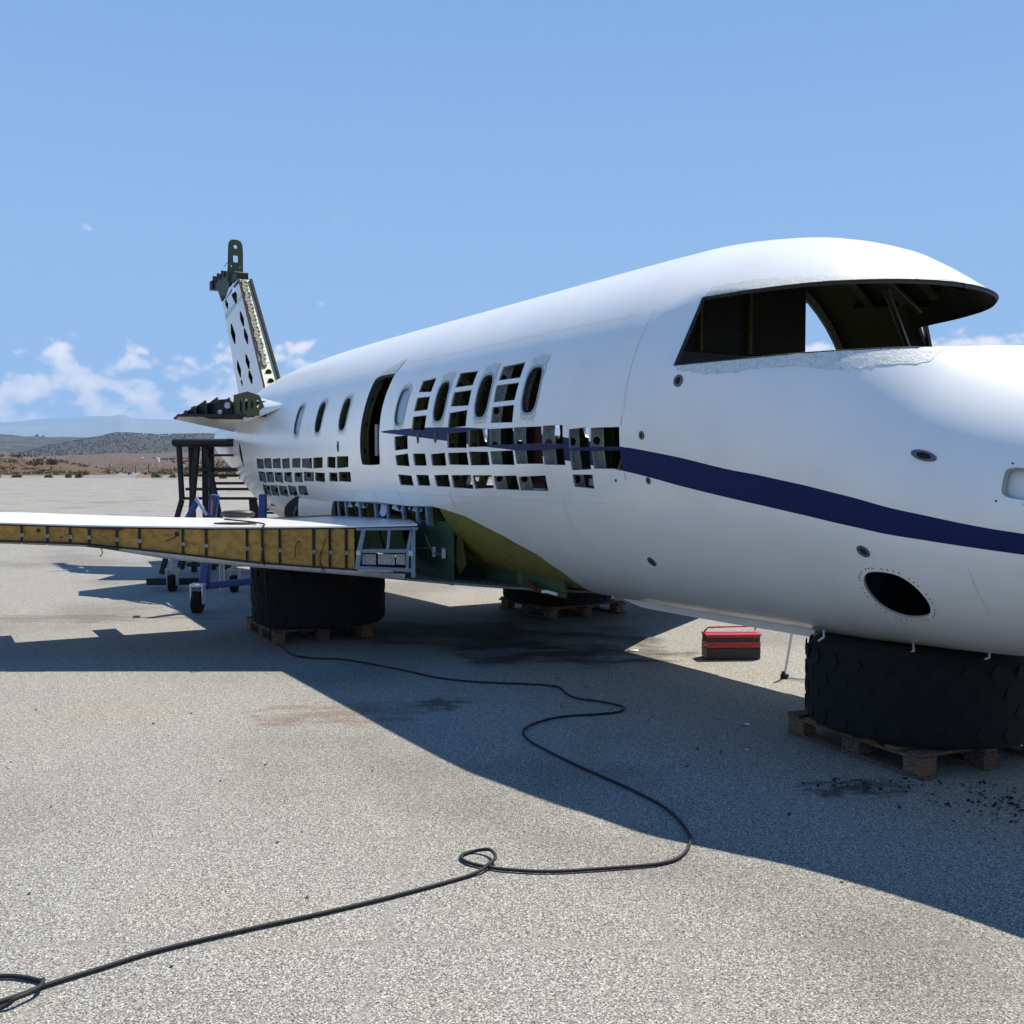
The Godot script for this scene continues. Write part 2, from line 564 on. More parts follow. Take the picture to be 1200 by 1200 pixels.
func emit(mb: MB, q: PackedVector2Array, off: float, flip: bool) -> void:
	if q.size() < 3:
		return
	var idx: PackedInt32Array
	if q.size() == 4:
		idx = PackedInt32Array([0, 1, 2, 0, 2, 3])
		if absf((q[1] - q[0]).cross(q[2] - q[0])) < 1e-9 or (q[1] - q[0]).cross(q[2] - q[0]) * (q[2] - q[0]).cross(q[3] - q[0]) < 0.0:
			idx = Geometry2D.triangulate_polygon(q)
	else:
		idx = Geometry2D.triangulate_polygon(q)
	var P := PackedVector3Array()
	var N := PackedVector3Array()
	for w in q:
		P.append(hull(w.x, w.y, off))
		var nn := hull_n(w.x, w.y)
		N.append(-nn if flip else nn)
	for i in range(0, idx.size(), 3):
		mb.tris(P[idx[i]], P[idx[i + 1]], P[idx[i + 2]], N[idx[i]], N[idx[i + 1]], N[idx[i + 2]])

# the edge of the sheet round a hole
func rim(mb: MB, hole: PackedVector2Array, depth: float) -> void:
	var mid := Vector2()
	for p in hole: mid += p
	mid /= hole.size()
	for i in hole.size():
		var p := hole[i]
		var q := hole[(i + 1) % hole.size()]
		var steps := maxi(1, int(ceil(maxf(absf(q.x - p.x), absf(q.y - p.y)) / 0.08)))
		for k in steps:
			var u := p.lerp(q, float(k) / steps)
			var w := p.lerp(q, float(k + 1) / steps)
			mb.quad(hull(u.x, u.y), hull(w.x, w.y), hull(w.x, w.y, depth), hull(u.x, u.y, depth))

func deg(a: Array) -> PackedVector2Array:
	var p := PackedVector2Array()
	for q in a: p.append(Vector2(q[0], deg_to_rad(q[1])))
	return p

func cell(s0: float, s1: float, ta: float, tb: float, lean := 0.0) -> PackedVector2Array:
	var j := func() -> float: return rng.randf_range(-0.006, 0.006)
	return PackedVector2Array([Vector2(s0 + j.call(), deg_to_rad(ta) + j.call()), Vector2(s1 + j.call(), deg_to_rad(ta) + j.call()), Vector2(s1 - lean + j.call(), deg_to_rad(tb) + j.call()), Vector2(s0 - lean + j.call(), deg_to_rad(tb) + j.call())])

func rounded(sc: float, tc: float, a: float, b: float, pw := 3.2, count := 28) -> PackedVector2Array:
	var p := PackedVector2Array()
	for k in count:
		var w := TAU * k / count
		p.append(Vector2(sc + a * signf(cos(w)) * pow(absf(cos(w)), 2.0 / pw), tc + b * signf(sin(w)) * pow(absf(sin(w)), 2.0 / pw)))
	return p

func smooth_loop(p: PackedVector2Array, per := 5) -> PackedVector2Array:
	var out := PackedVector2Array()
	var n := p.size()
	for i in n:
		for k in per:
			out.append(p[i].cubic_interpolate(p[(i + 1) % n], p[(i - 1 + n) % n], p[(i + 2) % n], float(k) / per))
	return out

func jagged(p: PackedVector2Array, step: float, amp: float) -> PackedVector2Array:
	var out := PackedVector2Array()
	for i in p.size():
		var a := p[i]
		var b := p[(i + 1) % p.size()]
		var k := maxi(1, int((b - a).length() / step))
		for q in k:
			out.append(a.lerp(b, float(q) / k) + Vector2(rng.randf_range(-amp, amp), rng.randf_range(-amp, amp)))
	return out

# ------------------------------------------------------------------ camera, sky, sun
func make_view() -> void:
	var cam := Camera3D.new()
	cam.name = "camera"
	cam.position = Vector3(0, EYE_H, 0)
	cam.rotation.x = -0.042475
	cam.fov = 53.13
	cam.near = 0.05
	cam.far = 40000.0
	add_child(cam)
	var we := WorldEnvironment.new()
	we.name = "world"
	var e := Environment.new()
	e.background_mode = Environment.BG_SKY
	e.tonemap_mode = Environment.TONE_MAPPER_LINEAR
	e.tonemap_exposure = 1.65
	e.background_energy_multiplier = 0.615
	e.sdfgi_enabled = true
	e.ssao_enabled = true
	e.ssil_enabled = true
	e.fog_enabled = true
	e.fog_density = 0.00006
	e.fog_light_color = Color(0.64, 0.82, 1.0)
	var sm := ProceduralSkyMaterial.new()
	sm.sky_top_color = Color(0.16, 0.475, 0.80)
	sm.sky_horizon_color = Color(0.65, 0.79, 0.95)
	sm.sky_curve = 0.53
	sm.ground_bottom_color = Color(0.45, 0.43, 0.40)
	sm.ground_horizon_color = Color(0.62, 0.68, 0.74)
	sm.sun_angle_max = 12.0
	sm.sky_cover = cloud_cover()
	sm.sky_cover_modulate = Color(1, 1, 1, 1)
	var sky := Sky.new()
	sky.sky_material = sm
	e.sky = sky
	we.environment = e
	add_child(we)
	var sun := DirectionalLight3D.new()
	sun.name = "sun"
	sun.basis = Basis.looking_at(SUN_DIR.normalized())
	sun.light_energy = 1.6
	sun.light_color = Color(1.0, 0.965, 0.90)
	sun.light_angular_distance = 0.5
	sun.shadow_enabled = true
	add_child(sun)

func cloud_cover() -> ImageTexture:
	var w := 4096
	var h := 2048
	var img := Image.create(w, h, false, Image.FORMAT_RGBA8)
	img.fill(Color(0.9, 0.55, 0.2, 0.0))
	var nz := FastNoiseLite.new()
	nz.seed = 147
	nz.frequency = 1.0
	nz.fractal_octaves = 6
	nz.fractal_gain = 0.55
	var big := FastNoiseLite.new()
	big.seed = 33
	big.frequency = 1.0
	big.fractal_octaves = 2
	for y in range(0, 1023):
		var el := PI * 0.5 - (y + 0.5) / h * PI
		var eld := rad_to_deg(el)
		if eld > 16.0:
			continue
		for x in w:
			var az := (x + 0.5) / w * TAU
			var d := Vector3(sin(az) * cos(el), sin(el) * 1.5, -cos(az) * cos(el))
			var m := big.get_noise_3dv(d * 5.0) * 0.5 + 0.5
			var q := nz.get_noise_3dv(d * 20.0)
			# heaps low over the land, thinning upwards
			var low := smoothstep(8.3, 4.7, eld)
			var thr := lerpf(0.52, -0.26, low) + (0.5 - m) * 0.2
			var a := smoothstep(thr, thr + lerpf(0.22, 0.3, low), q)
			a *= smoothstep(16.0, 10.0, eld) * lerpf(0.75, 1.0, low)
			a = maxf(a, smoothstep(4.6, 2.0, eld) * 0.45)
			if a > 0.004:
				var shade := clampf(0.72 + q * 0.5, 0.55, 1.0)
				img.set_pixel(x, y, Color(0.98 * shade, 0.80 * shade, 0.52 * shade, a))
	return ImageTexture.create_from_image(img)

# ------------------------------------------------------------------ setting
func structure(called: String, mb: MB, m: Material, parent: Node = null) -> MeshInstance3D:
	var o := obj(called, mb, m, parent)
	if parent == null:
		o.set_meta("kind", "structure")
	return o

func flat(pts: Array, y: float) -> MB:
	var mb := MB.new()
	var p := PackedVector2Array()
	for q in pts: p.append(Vector2(q[0], q[1]))
	var idx := Geometry2D.triangulate_polygon(p)
	for i in range(0, idx.size(), 3):
		mb.tris(Vector3(p[idx[i]].x, y, p[idx[i]].y), Vector3(p[idx[i + 1]].x, y, p[idx[i + 1]].y), Vector3(p[idx[i + 2]].x, y, p[idx[i + 2]].y), Vector3.UP, Vector3.UP, Vector3.UP)
	return mb

func ridge(called: String, m: Material, crest: Array, z_crest: float, z_foot: float, rough: float, sd: int, step: float, rows := 14) -> void:
	# crest: (x, height) along the skyline at z_crest; the near slope runs down to z_foot
	var nz := FastNoiseLite.new()
	nz.seed = sd
	nz.frequency = 1.0 / (step * 9.0)
	nz.fractal_octaves = 5
	var cv := Curve2D.new()
	var x0: float = crest[0][0]
	var x1: float = crest[crest.size() - 1][0]
	var cols := int((x1 - x0) / step)
	var P := []
	for i in cols + 1:
		var x := lerpf(x0, x1, float(i) / cols)
		var k := 0
		while k < crest.size() - 2 and x > crest[k + 1][0]: k += 1
		var u: float = clampf((x - crest[k][0]) / (crest[k + 1][0] - crest[k][0]), 0.0, 1.0)
		var hc: float = lerpf(crest[k][1], crest[k + 1][1], u * u * (3.0 - 2.0 * u))
		var col := PackedVector3Array()
		for j in rows + 3:
			var f := float(j) / rows
			var g := smoothstep(0.0, 1.0, f) if f <= 1.0 else 1.0 - (f - 1.0) * 1.6
			var z := lerpf(z_foot, z_crest, f)
			var xx := x * lerpf(z_foot / z_crest, 1.0, minf(f, 1.0))
			var hh := hc * g + nz.get_noise_2d(xx, z * 0.6) * rough * clampf(g, 0.0, 1.0) * (0.35 if j == rows else 1.0)
			col.append(Vector3(xx, maxf(hh, 0.0) - 0.4, z))
		P.append(col)
	var N := []
	for i in cols + 1:
		var nc := PackedVector3Array()
		for j in rows + 3:
			var a: Vector3 = P[mini(i + 1, cols)][j] - P[maxi(i - 1, 0)][j]
			var b: Vector3 = P[i][mini(j + 1, rows + 2)] - P[i][maxi(j - 1, 0)]
			var q := b.cross(a)
			nc.append((q if q.y > 0.0 else -q).normalized())
		N.append(nc)
	var mb := MB.new()
	for i in cols:
		for j in rows + 2:
			mb.tris(P[i][j], P[i + 1][j], P[i + 1][j + 1], N[i][j], N[i + 1][j], N[i + 1][j + 1])
			mb.tris(P[i][j], P[i + 1][j + 1], P[i][j + 1], N[i][j], N[i + 1][j + 1], N[i][j + 1])
	structure(called, mb, m)

func leaf_clump(mb: MB, center: Vector3, r: Vector3, count: int, size: float, cols: Array) -> void:
	mb.use_col = true
	for k in count:
		var d := Vector3(rng.randfn(), absf(rng.randfn()), rng.randfn()).normalized() * pow(rng.randf(), 0.4)
		var lump := 0.75 + 0.25 * sin(d.x * 5.0 + center.x) * cos(d.z * 4.0 + center.z)
		var p := center + d * r * lump
		var a := Vector3(rng.randfn(), rng.randfn(), rng.randfn()).normalized()
		var b := a.cross(Vector3(rng.randfn(), rng.randfn(), rng.randfn())).normalized()
		var sz := size * rng.randf_range(0.6, 1.4)
		var cc: Color = cols[rng.randi() % cols.size()]
		mb.col = cc * rng.randf_range(0.75, 1.25)
		mb.tri(p - a * sz, p + b * sz * 0.7, p + a * sz)
		mb.tri(p - a * sz * 0.6 + b * sz * 0.3, p - b * sz * 0.7, p + a * sz * 0.7)

func make_setting() -> void:
	structure("ground", flat([[-9000, 300], [9000, 300], [9000, -15000], [-9000, -15000]], -0.06), M.dry_soil)
	structure("apron", flat([[-320, 80], [320, 80], [320, -80], [60, -98], [-8, -112], [-40, -132], [-52, -150], [-62, -172], [-140, -176], [-320, -182]], 0.0), M.apron_asphalt)
	structure("road", flat([[-73.5, -174], [-63.5, -172], [-141, -390], [-157, -390]], 0.01), M.road_far)
	structure("verge", flat([[-320, -183], [-140, -177], [-75, -176], [-98, -240], [-320, -250]], -0.03), M.pale_verge)
	structure("verge", flat([[-62, -173], [-52, -151], [-40, -133], [-8, -113], [60, -99], [320, -81], [320, -110], [80, -125], [0, -150], [-40, -200], [-82, -235]], -0.03), M.pale_verge)
	ridge("dry_mound", M.dry_grass, [[-420, 6.5], [-240, 6.0], [-150, 5.2], [-139, 4.9], [-126, 3.6], [-117, 2.0], [-108, 0.3]], -285.0, -235.0, 1.1, 5, 1.6)
	ridge("dry_mound", M.dry_grass, [[-82, 0.2], [-70, 1.3], [-40, 2.0], [40, 2.5], [200, 3.5], [420, 4.0]], -265.0, -215.0, 1.0, 6, 2.2)
	ridge("brown_hill", M.brown_slope, [[-900, 9], [-500, 6.5], [-350, 4.5], [-315, 6.0], [-297, 9.6], [-274, 10.6], [-257, 9.8], [-233, 7.6], [-205, 6.8], [-100, 9.0], [100, 11.0], [600, 14.0]], -700.0, -420.0, 2.6, 7, 5.0)
	ridge("brown_hill", M.brown_slope, [[-196, 0.2], [-181, 2.2], [-168, 4.9], [-160, 5.1], [-151, 4.6], [-138, 1.8], [-130, 0.2]], -450.0, -415.0, 0.3, 8, 1.6)
	ridge("brown_hill", M.brown_slope, [[-1500, 30], [-900, 22], [-560, 17], [-480, 19], [-430, 22], [-330, 21], [-200, 24], [400, 26], [1400, 24]], -1300.0, -800.0, 6.0, 17, 10.0)
	ridge("scrub_hill", M.scrub_hill, [[-1290, 22], [-1200, 38], [-1125, 57], [-1060, 68], [-1008, 77], [-983, 83], [-962, 87], [-917, 85], [-867, 82], [-750, 84], [-500, 76], [-100, 82], [400, 72], [1500, 80], [2600, 70]], -2500.0, -1500.0, 7.0, 9, 18.0)
	ridge("field_hill", M.field_hill, [[-3800, 190], [-2600, 150], [-1760, 119], [-1720, 115], [-1660, 108], [-1600, 106], [-1450, 107], [-1370, 104], [-1000, 102], [0, 92], [3000, 95]], -3500.0, -2000.0, 9.0, 10, 24.0)
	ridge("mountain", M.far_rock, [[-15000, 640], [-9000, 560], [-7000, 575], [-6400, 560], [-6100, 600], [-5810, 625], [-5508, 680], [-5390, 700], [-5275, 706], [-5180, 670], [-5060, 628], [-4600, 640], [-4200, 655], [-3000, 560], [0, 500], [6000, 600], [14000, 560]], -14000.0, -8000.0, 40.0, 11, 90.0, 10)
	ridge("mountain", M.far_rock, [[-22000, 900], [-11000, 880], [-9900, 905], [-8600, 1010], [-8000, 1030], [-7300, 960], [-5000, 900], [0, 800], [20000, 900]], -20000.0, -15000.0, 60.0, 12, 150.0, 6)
	# shrubs along the apron's edge
	var olive := [Color(0.16, 0.14, 0.06), Color(0.22, 0.19, 0.09), Color(0.12, 0.12, 0.05)]
	var brown := [Color(0.10, 0.06, 0.035), Color(0.16, 0.10, 0.05), Color(0.07, 0.055, 0.03)]
	var spots := [
		[-75.5, -179, 1.0, 1.75, olive, "round olive shrub at the left corner of the road opening"],
		[-77.8, -180, 0.8, 1.2, olive, "lower olive shrub left of the round one at the road opening"],
		[-62.5, -181, 1.2, 1.6, olive, "olive shrub at the right corner of the road opening"],
		[-59.5, -180, 0.9, 1.1, olive, "second shrub right of the road opening, lower and paler"],
		[-58.2, -200, 1.0, 1.5, brown, "dark brown shrub on the verge behind the road's right corner"],
		[-53.6, -196, 1.1, 1.4, olive, "shrub on the right verge between the road and the steel stand"],
		[-49.5, -168, 1.1, 1.6, olive, "wide tan shrub on the verge just left of the black steel stand"],
		[-47.0, -166, 0.9, 1.5, olive, "tan shrub on the verge seen behind the black stand's legs"],
		[-41.0, -158, 1.3, 1.7, brown, "brown shrub on the verge behind the steps of the black stand"],
		[-37.5, -156, 1.2, 1.5, olive, "olive shrub on the verge behind the white tail, right of the steps"],
		[-82.0, -182, 0.9, 0.8, brown, "low dark shrub, nearest of the row left of the road"],
		[-88.5, -183, 0.9, 0.9, brown, "low dark shrub, second in the row left of the road"],
		[-92.5, -184, 0.7, 0.8, brown, "low dark shrub, third in the row left of the road"],
		[-97.5, -183, 1.2, 0.8, brown, "low wide dark shrub, fourth in the row left of the road"],
		[-103.5, -184, 0.6, 0.7, brown, "small dark shrub, fifth in the row left of the road"],
		[-107.5, -185, 1.0, 0.8, brown, "low dark shrub at the far left end of the row by the apron"],
		[-122, -262, 2.4, 2.4, brown, "large dark bush standing on the dry mound at far left"],
		[-116, -258, 1.8, 2.0, brown, "dark bush on the right shoulder of the dry mound"],
		[-130, -266, 2.2, 2.6, olive, "olive bush on the crest of the dry mound at far left"],
		[-104, -250, 1.6, 1.2, olive, "pale bush at the foot of the dry mound's right end"]]
	for q in spots:
		var mb := MB.new()
		for k in 5:
			leaf_clump(mb, Vector3(rng.randf_range(-0.6, 0.6) * q[2], 0.0, rng.randf_range(-0.3, 0.3) * q[2]), Vector3(q[2] * 0.75, q[3] * rng.randf_range(0.7, 1.0), q[2] * 0.7), 110, 0.11 * (1.0 + q[2] * 0.35), q[4])
		var y := -0.06
		if q[1] < -230:
			y = 2.6 if q[0] < -110 else 0.2
		var t := thing("shrub", q[5], "shrub", Vector3(q[0], y, q[1]), 0.0, "shrubs along the far edge of the apron")
		obj("foliage", mb, M.bush_leaf, t)
		var st := MB.new()
		for k in 4:
			st.tube([Vector3(0, -0.2, 0), Vector3(rng.randf_range(-0.4, 0.4), q[3] * 0.6, rng.randf_range(-0.3, 0.3))], 0.03, 5)
		obj("stem", st, M.pallet_wood_grey, t)
	var rust := [Color(0.16, 0.085, 0.04), Color(0.22, 0.13, 0.055), Color(0.09, 0.055, 0.03), Color(0.24, 0.17, 0.08), Color(0.10, 0.09, 0.04)]
	for area in [[-190.0, -104.0, -286.0, -238.0, 620, 5.0], [-84.0, -20.0, -268.0, -222.0, 420, 1.4]]:
		var br := MB.new()
		for k in int(area[4]):
			var x := rng.randf_range(area[0], area[1])
			var z := rng.randf_range(area[2], area[3])
			var up := clampf((z - area[3]) / (area[2] - area[3]), 0.0, 1.0)
			var side := clampf((-104.0 - x) / 34.0, 0.0, 1.0) if area[5] > 2.0 else 1.0
			leaf_clump(br, Vector3(x, smoothstep(0.0, 1.0, up) * area[5] * smoothstep(0.0, 1.0, side) * 0.95 + 0.35, z), Vector3(rng.randf_range(0.5, 1.5), rng.randf_range(0.4, 1.0), 0.7), 26, 0.24, rust)
		var bo := obj("dry_brush", br, M.bush_leaf)
		bo.set_meta("kind", "stuff")
		tag(bo, "rust brown dry brush covering the low mound at far left" if area[5] > 2.0 else "dry brown brush on the low rise right of the road", "brush")
	var sc2 := MB.new()
	for k in 900:
		var z := rng.randf_range(-690.0, -450.0)
		var x := rng.randf_range(-0.62, -0.2) * -z
		leaf_clump(sc2, Vector3(x, smoothstep(-420.0, -700.0, z) * 7.5 - 0.5, z), Vector3(rng.randf_range(0.8, 2.2), rng.randf_range(0.6, 1.6), 1.0), 12, 0.6, [Color(0.07, 0.075, 0.04), Color(0.11, 0.09, 0.05), Color(0.05, 0.055, 0.035)])
	var crest := [[-1290.0, 22.0], [-1200.0, 38.0], [-1125.0, 57.0], [-1060.0, 68.0], [-1008.0, 77.0], [-983.0, 83.0], [-962.0, 87.0], [-917.0, 85.0], [-867.0, 82.0], [-750.0, 84.0], [-500.0, 76.0]]
	for k in 3400:
		var z := rng.randf_range(-2500.0, -1540.0)
		var az := rng.randf_range(0.2, 0.52) * -1.0
		var up := smoothstep(-1500.0, -2500.0, z) * table(crest, az * 2500.0)
		leaf_clump(sc2, Vector3(az * absf(z), up + 1.0, z), Vector3(3.5, 1.8, 2.5) * rng.randf_range(0.3, 1.2), 6, 1.5, [Color(0.075, 0.075, 0.055), Color(0.11, 0.10, 0.075), Color(0.09, 0.085, 0.06)])
	var hs := obj("hill_scrub", sc2, M.bush_leaf)
	hs.set_meta("kind", "stuff")
	tag(hs, "scattered dark scrub on the brown slopes beyond the fence", "scrub")
	# a dark grove under the hill
	var gv := MB.new()
	for k in 26:
		leaf_clump(gv, Vector3(rng.randf_range(-17, 17), 0.0, rng.randf_range(-4, 4)), Vector3(3.2, rng.randf_range(4.0, 6.5), 3.0), 70, 0.7, [Color(0.03, 0.05, 0.035), Color(0.045, 0.07, 0.05)])
	var grove := obj("far_grove", gv, M.bush_leaf)
	grove.position = Vector3(-262, 6.0, -800)
	grove.set_meta("kind", "stuff")
	tag(grove, "dark grove of trees below the scrub hill, left of the stand", "grove")
	for q in [[-1611.0, 104.0, -3480.0, 15.0, "taller dark tree on the far left ridge skyline"], [-1590.0, 104.0, -3480.0, 11.0, "shorter dark tree beside the taller one on the left ridge"]]:
		var t := thing("far_tree", q[4], "tree", Vector3(q[0], q[1], q[2]))
		var c := MB.new()
		leaf_clump(c, Vector3(0, q[3] * 0.25, 0), Vector3(q[3] * 0.42, q[3] * 0.8, q[3] * 0.42), 260, 1.6, [Color(0.03, 0.05, 0.03)])
		obj("crown", c, M.bush_leaf, t)
		var k := MB.new()
		k.cyl(Vector3(0, -3, 0), Vector3(0, q[3] * 0.6, 0), 0.7, 0.3, 7)
		obj("trunk", k, M.pallet_wood_grey, t)
	for q in [[-155.0, 4.6, -448.0, 1.6, "small white hut on top of the round brown hillock"], [-332.0, 6.2, -705.0, 2.0, "tiny white house at the foot of the hills, far left"], [-292.0, 8.0, -810.0, 2.6, "white house among dark trees under the scrub hill"]]:
		var t := thing("house", q[4], "house", Vector3(q[0], q[1], q[2]))
		var b := MB.new()
		b.box(Vector3(0, q[3] * 0.25, 0), Vector3(q[3], q[3] * 0.5 + 1.0, q[3] * 0.7))
		obj("wall", b, M.house_white, t)
		var r := MB.new()
		r.plate(PackedVector2Array([Vector2(-q[3] * 0.56, 0), Vector2(q[3] * 0.56, 0), Vector2(0, q[3] * 0.25)]), Transform3D(Basis(), Vector3(0, q[3] * 0.5 + 0.5, 0)), q[3] * 0.8)
		obj("roof", r, M.house_white, t)
	# wire fence and gate across the far end of the road
	var f := thing("wire_fence", "dark wire fence with thin posts across the end of the road", "fence", Vector3(-118, -0.06, -330))
	for k in 14:
		var b := MB.new()
		var x := -20.0 + k * 4.2
		b.cyl(Vector3(x, 0, 0), Vector3(x, 2.1 + 0.5 * (k % 3), 0), 0.14, 0.12, 7)
		obj("post", b, M.fence_dark, f)
	for k in 4:
		var b := MB.new()
		b.tube([Vector3(-20, 0.5 + k * 0.45, 0.16), Vector3(10, 0.45 + k * 0.45, 0.16), Vector3(34.6, 0.5 + k * 0.45, 0.16)], 0.03, 5)
		obj("wire", b, M.fence_dark, f)

# ------------------------------------------------------------------ the aircraft
var craft: Node3D

func make_fuselage() -> void:
	craft = thing("aircraft", "white stripped aircraft with a blue stripe and its windshield cut out", "aircraft")
	craft.transform = Transform3D(Basis.from_euler(Vector3(0, YAW, 0)), Vector3(2.23, 0, -6.0))
	# holes
	var small := []      # cut by hand through the side
	var cols := [[-4.35, -4.07], [-3.97, -3.73], [-3.62, -3.36], [-3.31, -2.975], [-2.945, -2.64], [-2.61, -2.27], [-2.25, -1.885], [-1.87, -1.62], [-1.55, -1.33], [-1.305, -1.015]]
	for k in [[-3.99, -3.73], [-3.30, -2.995], [-2.60, -2.28]]:
		for r in [[24.4, 19.0], [17.1, 11.5], [9.6, 4.15]]:
			small.append(cell(k[0], k[1], r[0], r[1]))
	for k in [0, 3, 4, 5, 6, 7]:
		small.append(cell(cols[k][0], cols[k][1], 2.25, -3.3))
	for k in 8:
		small.append(cell(cols[k][0], cols[k][1], -5.2, -9.7))
	for k in 7:
		small.append(cell(cols[k][0], cols[k][1], -13.45, -18.0, 0.01))
	for k in [8, 9]:
		small.append(cell(cols[k][0], cols[k][1], 0.85, -4.9))
		small.append(cell(cols[k][0], cols[k][1], -5.75, -11.4))
	small.append(cell(cols[8][0], cols[8][1], -12.6, -16.9, 0.01))
	var aft := [[-9.13, -8.71], [-8.67, -8.26], [-8.21, -7.82], [-7.75, -7.42], [-7.32, -7.0], [-6.94, -6.58], [-6.54, -6.22], [-6.08, -5.84], [-5.81, -5.48]]
	for k in 9:
		var u := 1.0 - k / 8.0
		small.append(cell(aft[k][0], aft[k][1], -5.2 - 0.8 * u, -10.4 - 1.8 * u * u, 0.04))
		small.append(cell(aft[k][0] - 0.01, aft[k][1] - 0.01, -12.6 - 1.6 * u * u, -17.2 - 4.0 * u * u, 0.05 + 0.06 * u))
		if k < 5:
			small.append(cell(aft[k][0] - 0.01, aft[k][1] - 0.01, -20.4 - 2.2 * (1.0 - k / 4.0), -25.6 - 5.0 * (1.0 - k / 4.0), 0.07 + 0.1 * (1.0 - k / 4.0)))
	var port_small := [cell(-7.46, -7.2, 200.8, 196.2), cell(-7.06, -6.8, 200.8, 196.2)]
	var win := []
	var pane_win := []
	for sc in [-4.28, -3.495, -2.775, -2.075, -7.16, -6.395, -5.67]:
		win.append(rounded(sc, deg_to_rad(14.25), 0.1, deg_to_rad(7.55), 3.0))
	var port_win := []
	for sc in [-7.04, -6.28, -5.53, -4.88, -4.13, -3.4, -2.65]:
		port_win.append(rounded(sc, deg_to_rad(180 - 11.6), 0.1, deg_to_rad(7.6), 3.0))
	var door := smooth_loop(deg([[-5.165, 27.5], [-5.13, 30.0], [-5.02, 30.8], [-4.74, 30.6], [-4.715, 29.8], [-4.715, 14.0], [-4.695, 3.0], [-4.695, -4.0], [-4.715, -8.4], [-4.77, -9.2], [-5.09, -9.2], [-5.155, -7.6], [-5.165, 2.5], [-5.16, 16.0]]), 4)
	var port_door := PackedVector2Array()
	for k in 12: port_door.append(Vector2(-2.1, deg_to_rad(lerpf(127.8, 218, k / 11.0))))
	for k in 12: port_door.append(Vector2(-1.358, deg_to_rad(lerpf(218, 127.8, k / 11.0))))
	# windshield: everything between two level cuts, right round the nose
	var ws := PackedVector2Array()
	var tip := 0.0
	while look(tab_top, tip) > 2.60: tip += 0.005
	var front := tip
	while look(tab_top, front) > 2.195: front += 0.005
	var n1 := 30
	for k in n1: 
		var s := lerpf(-0.622, tip, sin(k / float(n1) * PI * 0.5))
		ws.append(Vector2(s, t_at(s, 2.605)))
	ws.append(Vector2(tip, PI * 0.5))
	for k in n1:
		var s := lerpf(tip, -0.56, 1.0 - cos((k + 1) / float(n1) * PI * 0.5))
		ws.append(Vector2(s, PI - t_at(s, 2.605 - 0.045 * (k + 1) / float(n1))))
	for k in n1:
		var s := lerpf(-0.56, front, sin(k / float(n1) * PI * 0.5))
		ws.append(Vector2(s, PI - t_at(s, 2.195)))
	ws.append(Vector2(front, PI * 0.5))
	for k in n1:
		var s := lerpf(front, -0.608, 1.0 - cos((k + 1) / float(n1) * PI * 0.5))
		ws.append(Vector2(s, t_at(s, 2.195)))
	# root fairing cut away over the wing
	var cut_a := [[-6.264, -27.3], [-5.095, -26.1], [-4.369, -27.1], [-3.879, -26.3], [-3.655, -27.4], [-3.316, -29.7], [-2.844, -37.1], [-2.516, -44.8], [-2.40, -54.0], [-2.43, -62.3], [-2.55, -75.0], [-2.6, -91.0], [-6.95, -91.0], [-6.8, -60.0], [-6.6, -39.0]]
	var cut := deg(cut_a)
	var cut_p := PackedVector2Array()
	for q in cut_a: cut_p.append(Vector2(q[0], deg_to_rad(180.0 - q[1])))
	cut_p.reverse()
	var nose_hole := smooth_loop(deg([[0.555, -34.5], [0.60, -30.6], [0.676, -28.6], [0.78, -28.2], [0.845, -31.5], [0.868, -37.5], [0.835, -43.1], [0.76, -46.6], [0.66, -48.2], [0.58, -46.0], [0.545, -40.5]]), 4)
	var lamp_hole := rounded(1.53, deg_to_rad(11.6), 0.215, deg_to_rad(5.7), 6.0)
	var tail_slot := deg([[-10.56, 4.5], [-10.36, -1.0], [-10.26, -7.0], [-10.27, -14.5], [-10.44, -10.0], [-10.55, -3.0]])
	var holes := [door, port_door, ws, cut, cut_p, nose_hole, lamp_hole, tail_slot]
	holes.append_array(small)
	holes.append_array(port_small)
	holes.append_array(win)
	holes.append_array(port_win)
	# paint
	var stripe := deg([[-4.67, 4.5], [-4.0, 4.9], [-3.33, 4.2], [-2.754, 2.9], [-2.161, 0.8], [-1.616, -1.5], [-1.018, -4.7], [-0.908, -5.1], [-0.5, -7.0], [-0.165, -8.3], [0.15, -8.0], [0.441, -6.6], [0.7, -5.0], [0.969, -4.0], [1.42, -5.8], [2.2, -9.0], [3.4, -12.0], [3.4, -22.0], [2.2, -18.0], [1.41, -13.4], [0.957, -12.6], [0.7, -14.2], [0.415, -15.8], [0.1, -16.6], [-0.197, -16.2], [-0.5, -15.0], [-0.787, -13.0], [-1.027, -11.5], [-1.324, -10.0], [-1.625, -8.4], [-2.287, -4.9], [-2.624, -3.7], [-3.325, -0.8], [-4.0, 1.8]])
	stripe = smooth_loop(stripe, 4)
	var mb := MB.new()
	var exc := holes.duplicate()
	exc.append(stripe)
	skin(mb, -14.6, 3.8, 152, -PI * 0.5, PI * 1.5, 72, 0.0, [], exc)
	for k in 36:
		mb.tri(loc(3.9, 0, 1.3), hull(3.8, TAU * k / 36), hull(3.8, TAU * (k + 1) / 36))
		mb.tri(loc(-14.62, 0, 2.1), hull(-14.6, TAU * k / 36), hull(-14.6, TAU * (k + 1) / 36))
	var fus := obj("fuselage", mb, M.white_paint, craft)
	mb = MB.new()
	skin(mb, -4.75, 3.5, 68, deg_to_rad(-25), deg_to_rad(10), 12, 0.0, [stripe], holes)
	obj("blue_stripe", mb, M.blue_paint, fus).set_meta("label", "dark blue stripe along the white side")
	mb = MB.new()
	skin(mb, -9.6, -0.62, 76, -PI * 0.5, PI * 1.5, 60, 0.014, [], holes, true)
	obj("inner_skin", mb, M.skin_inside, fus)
	mb = MB.new()
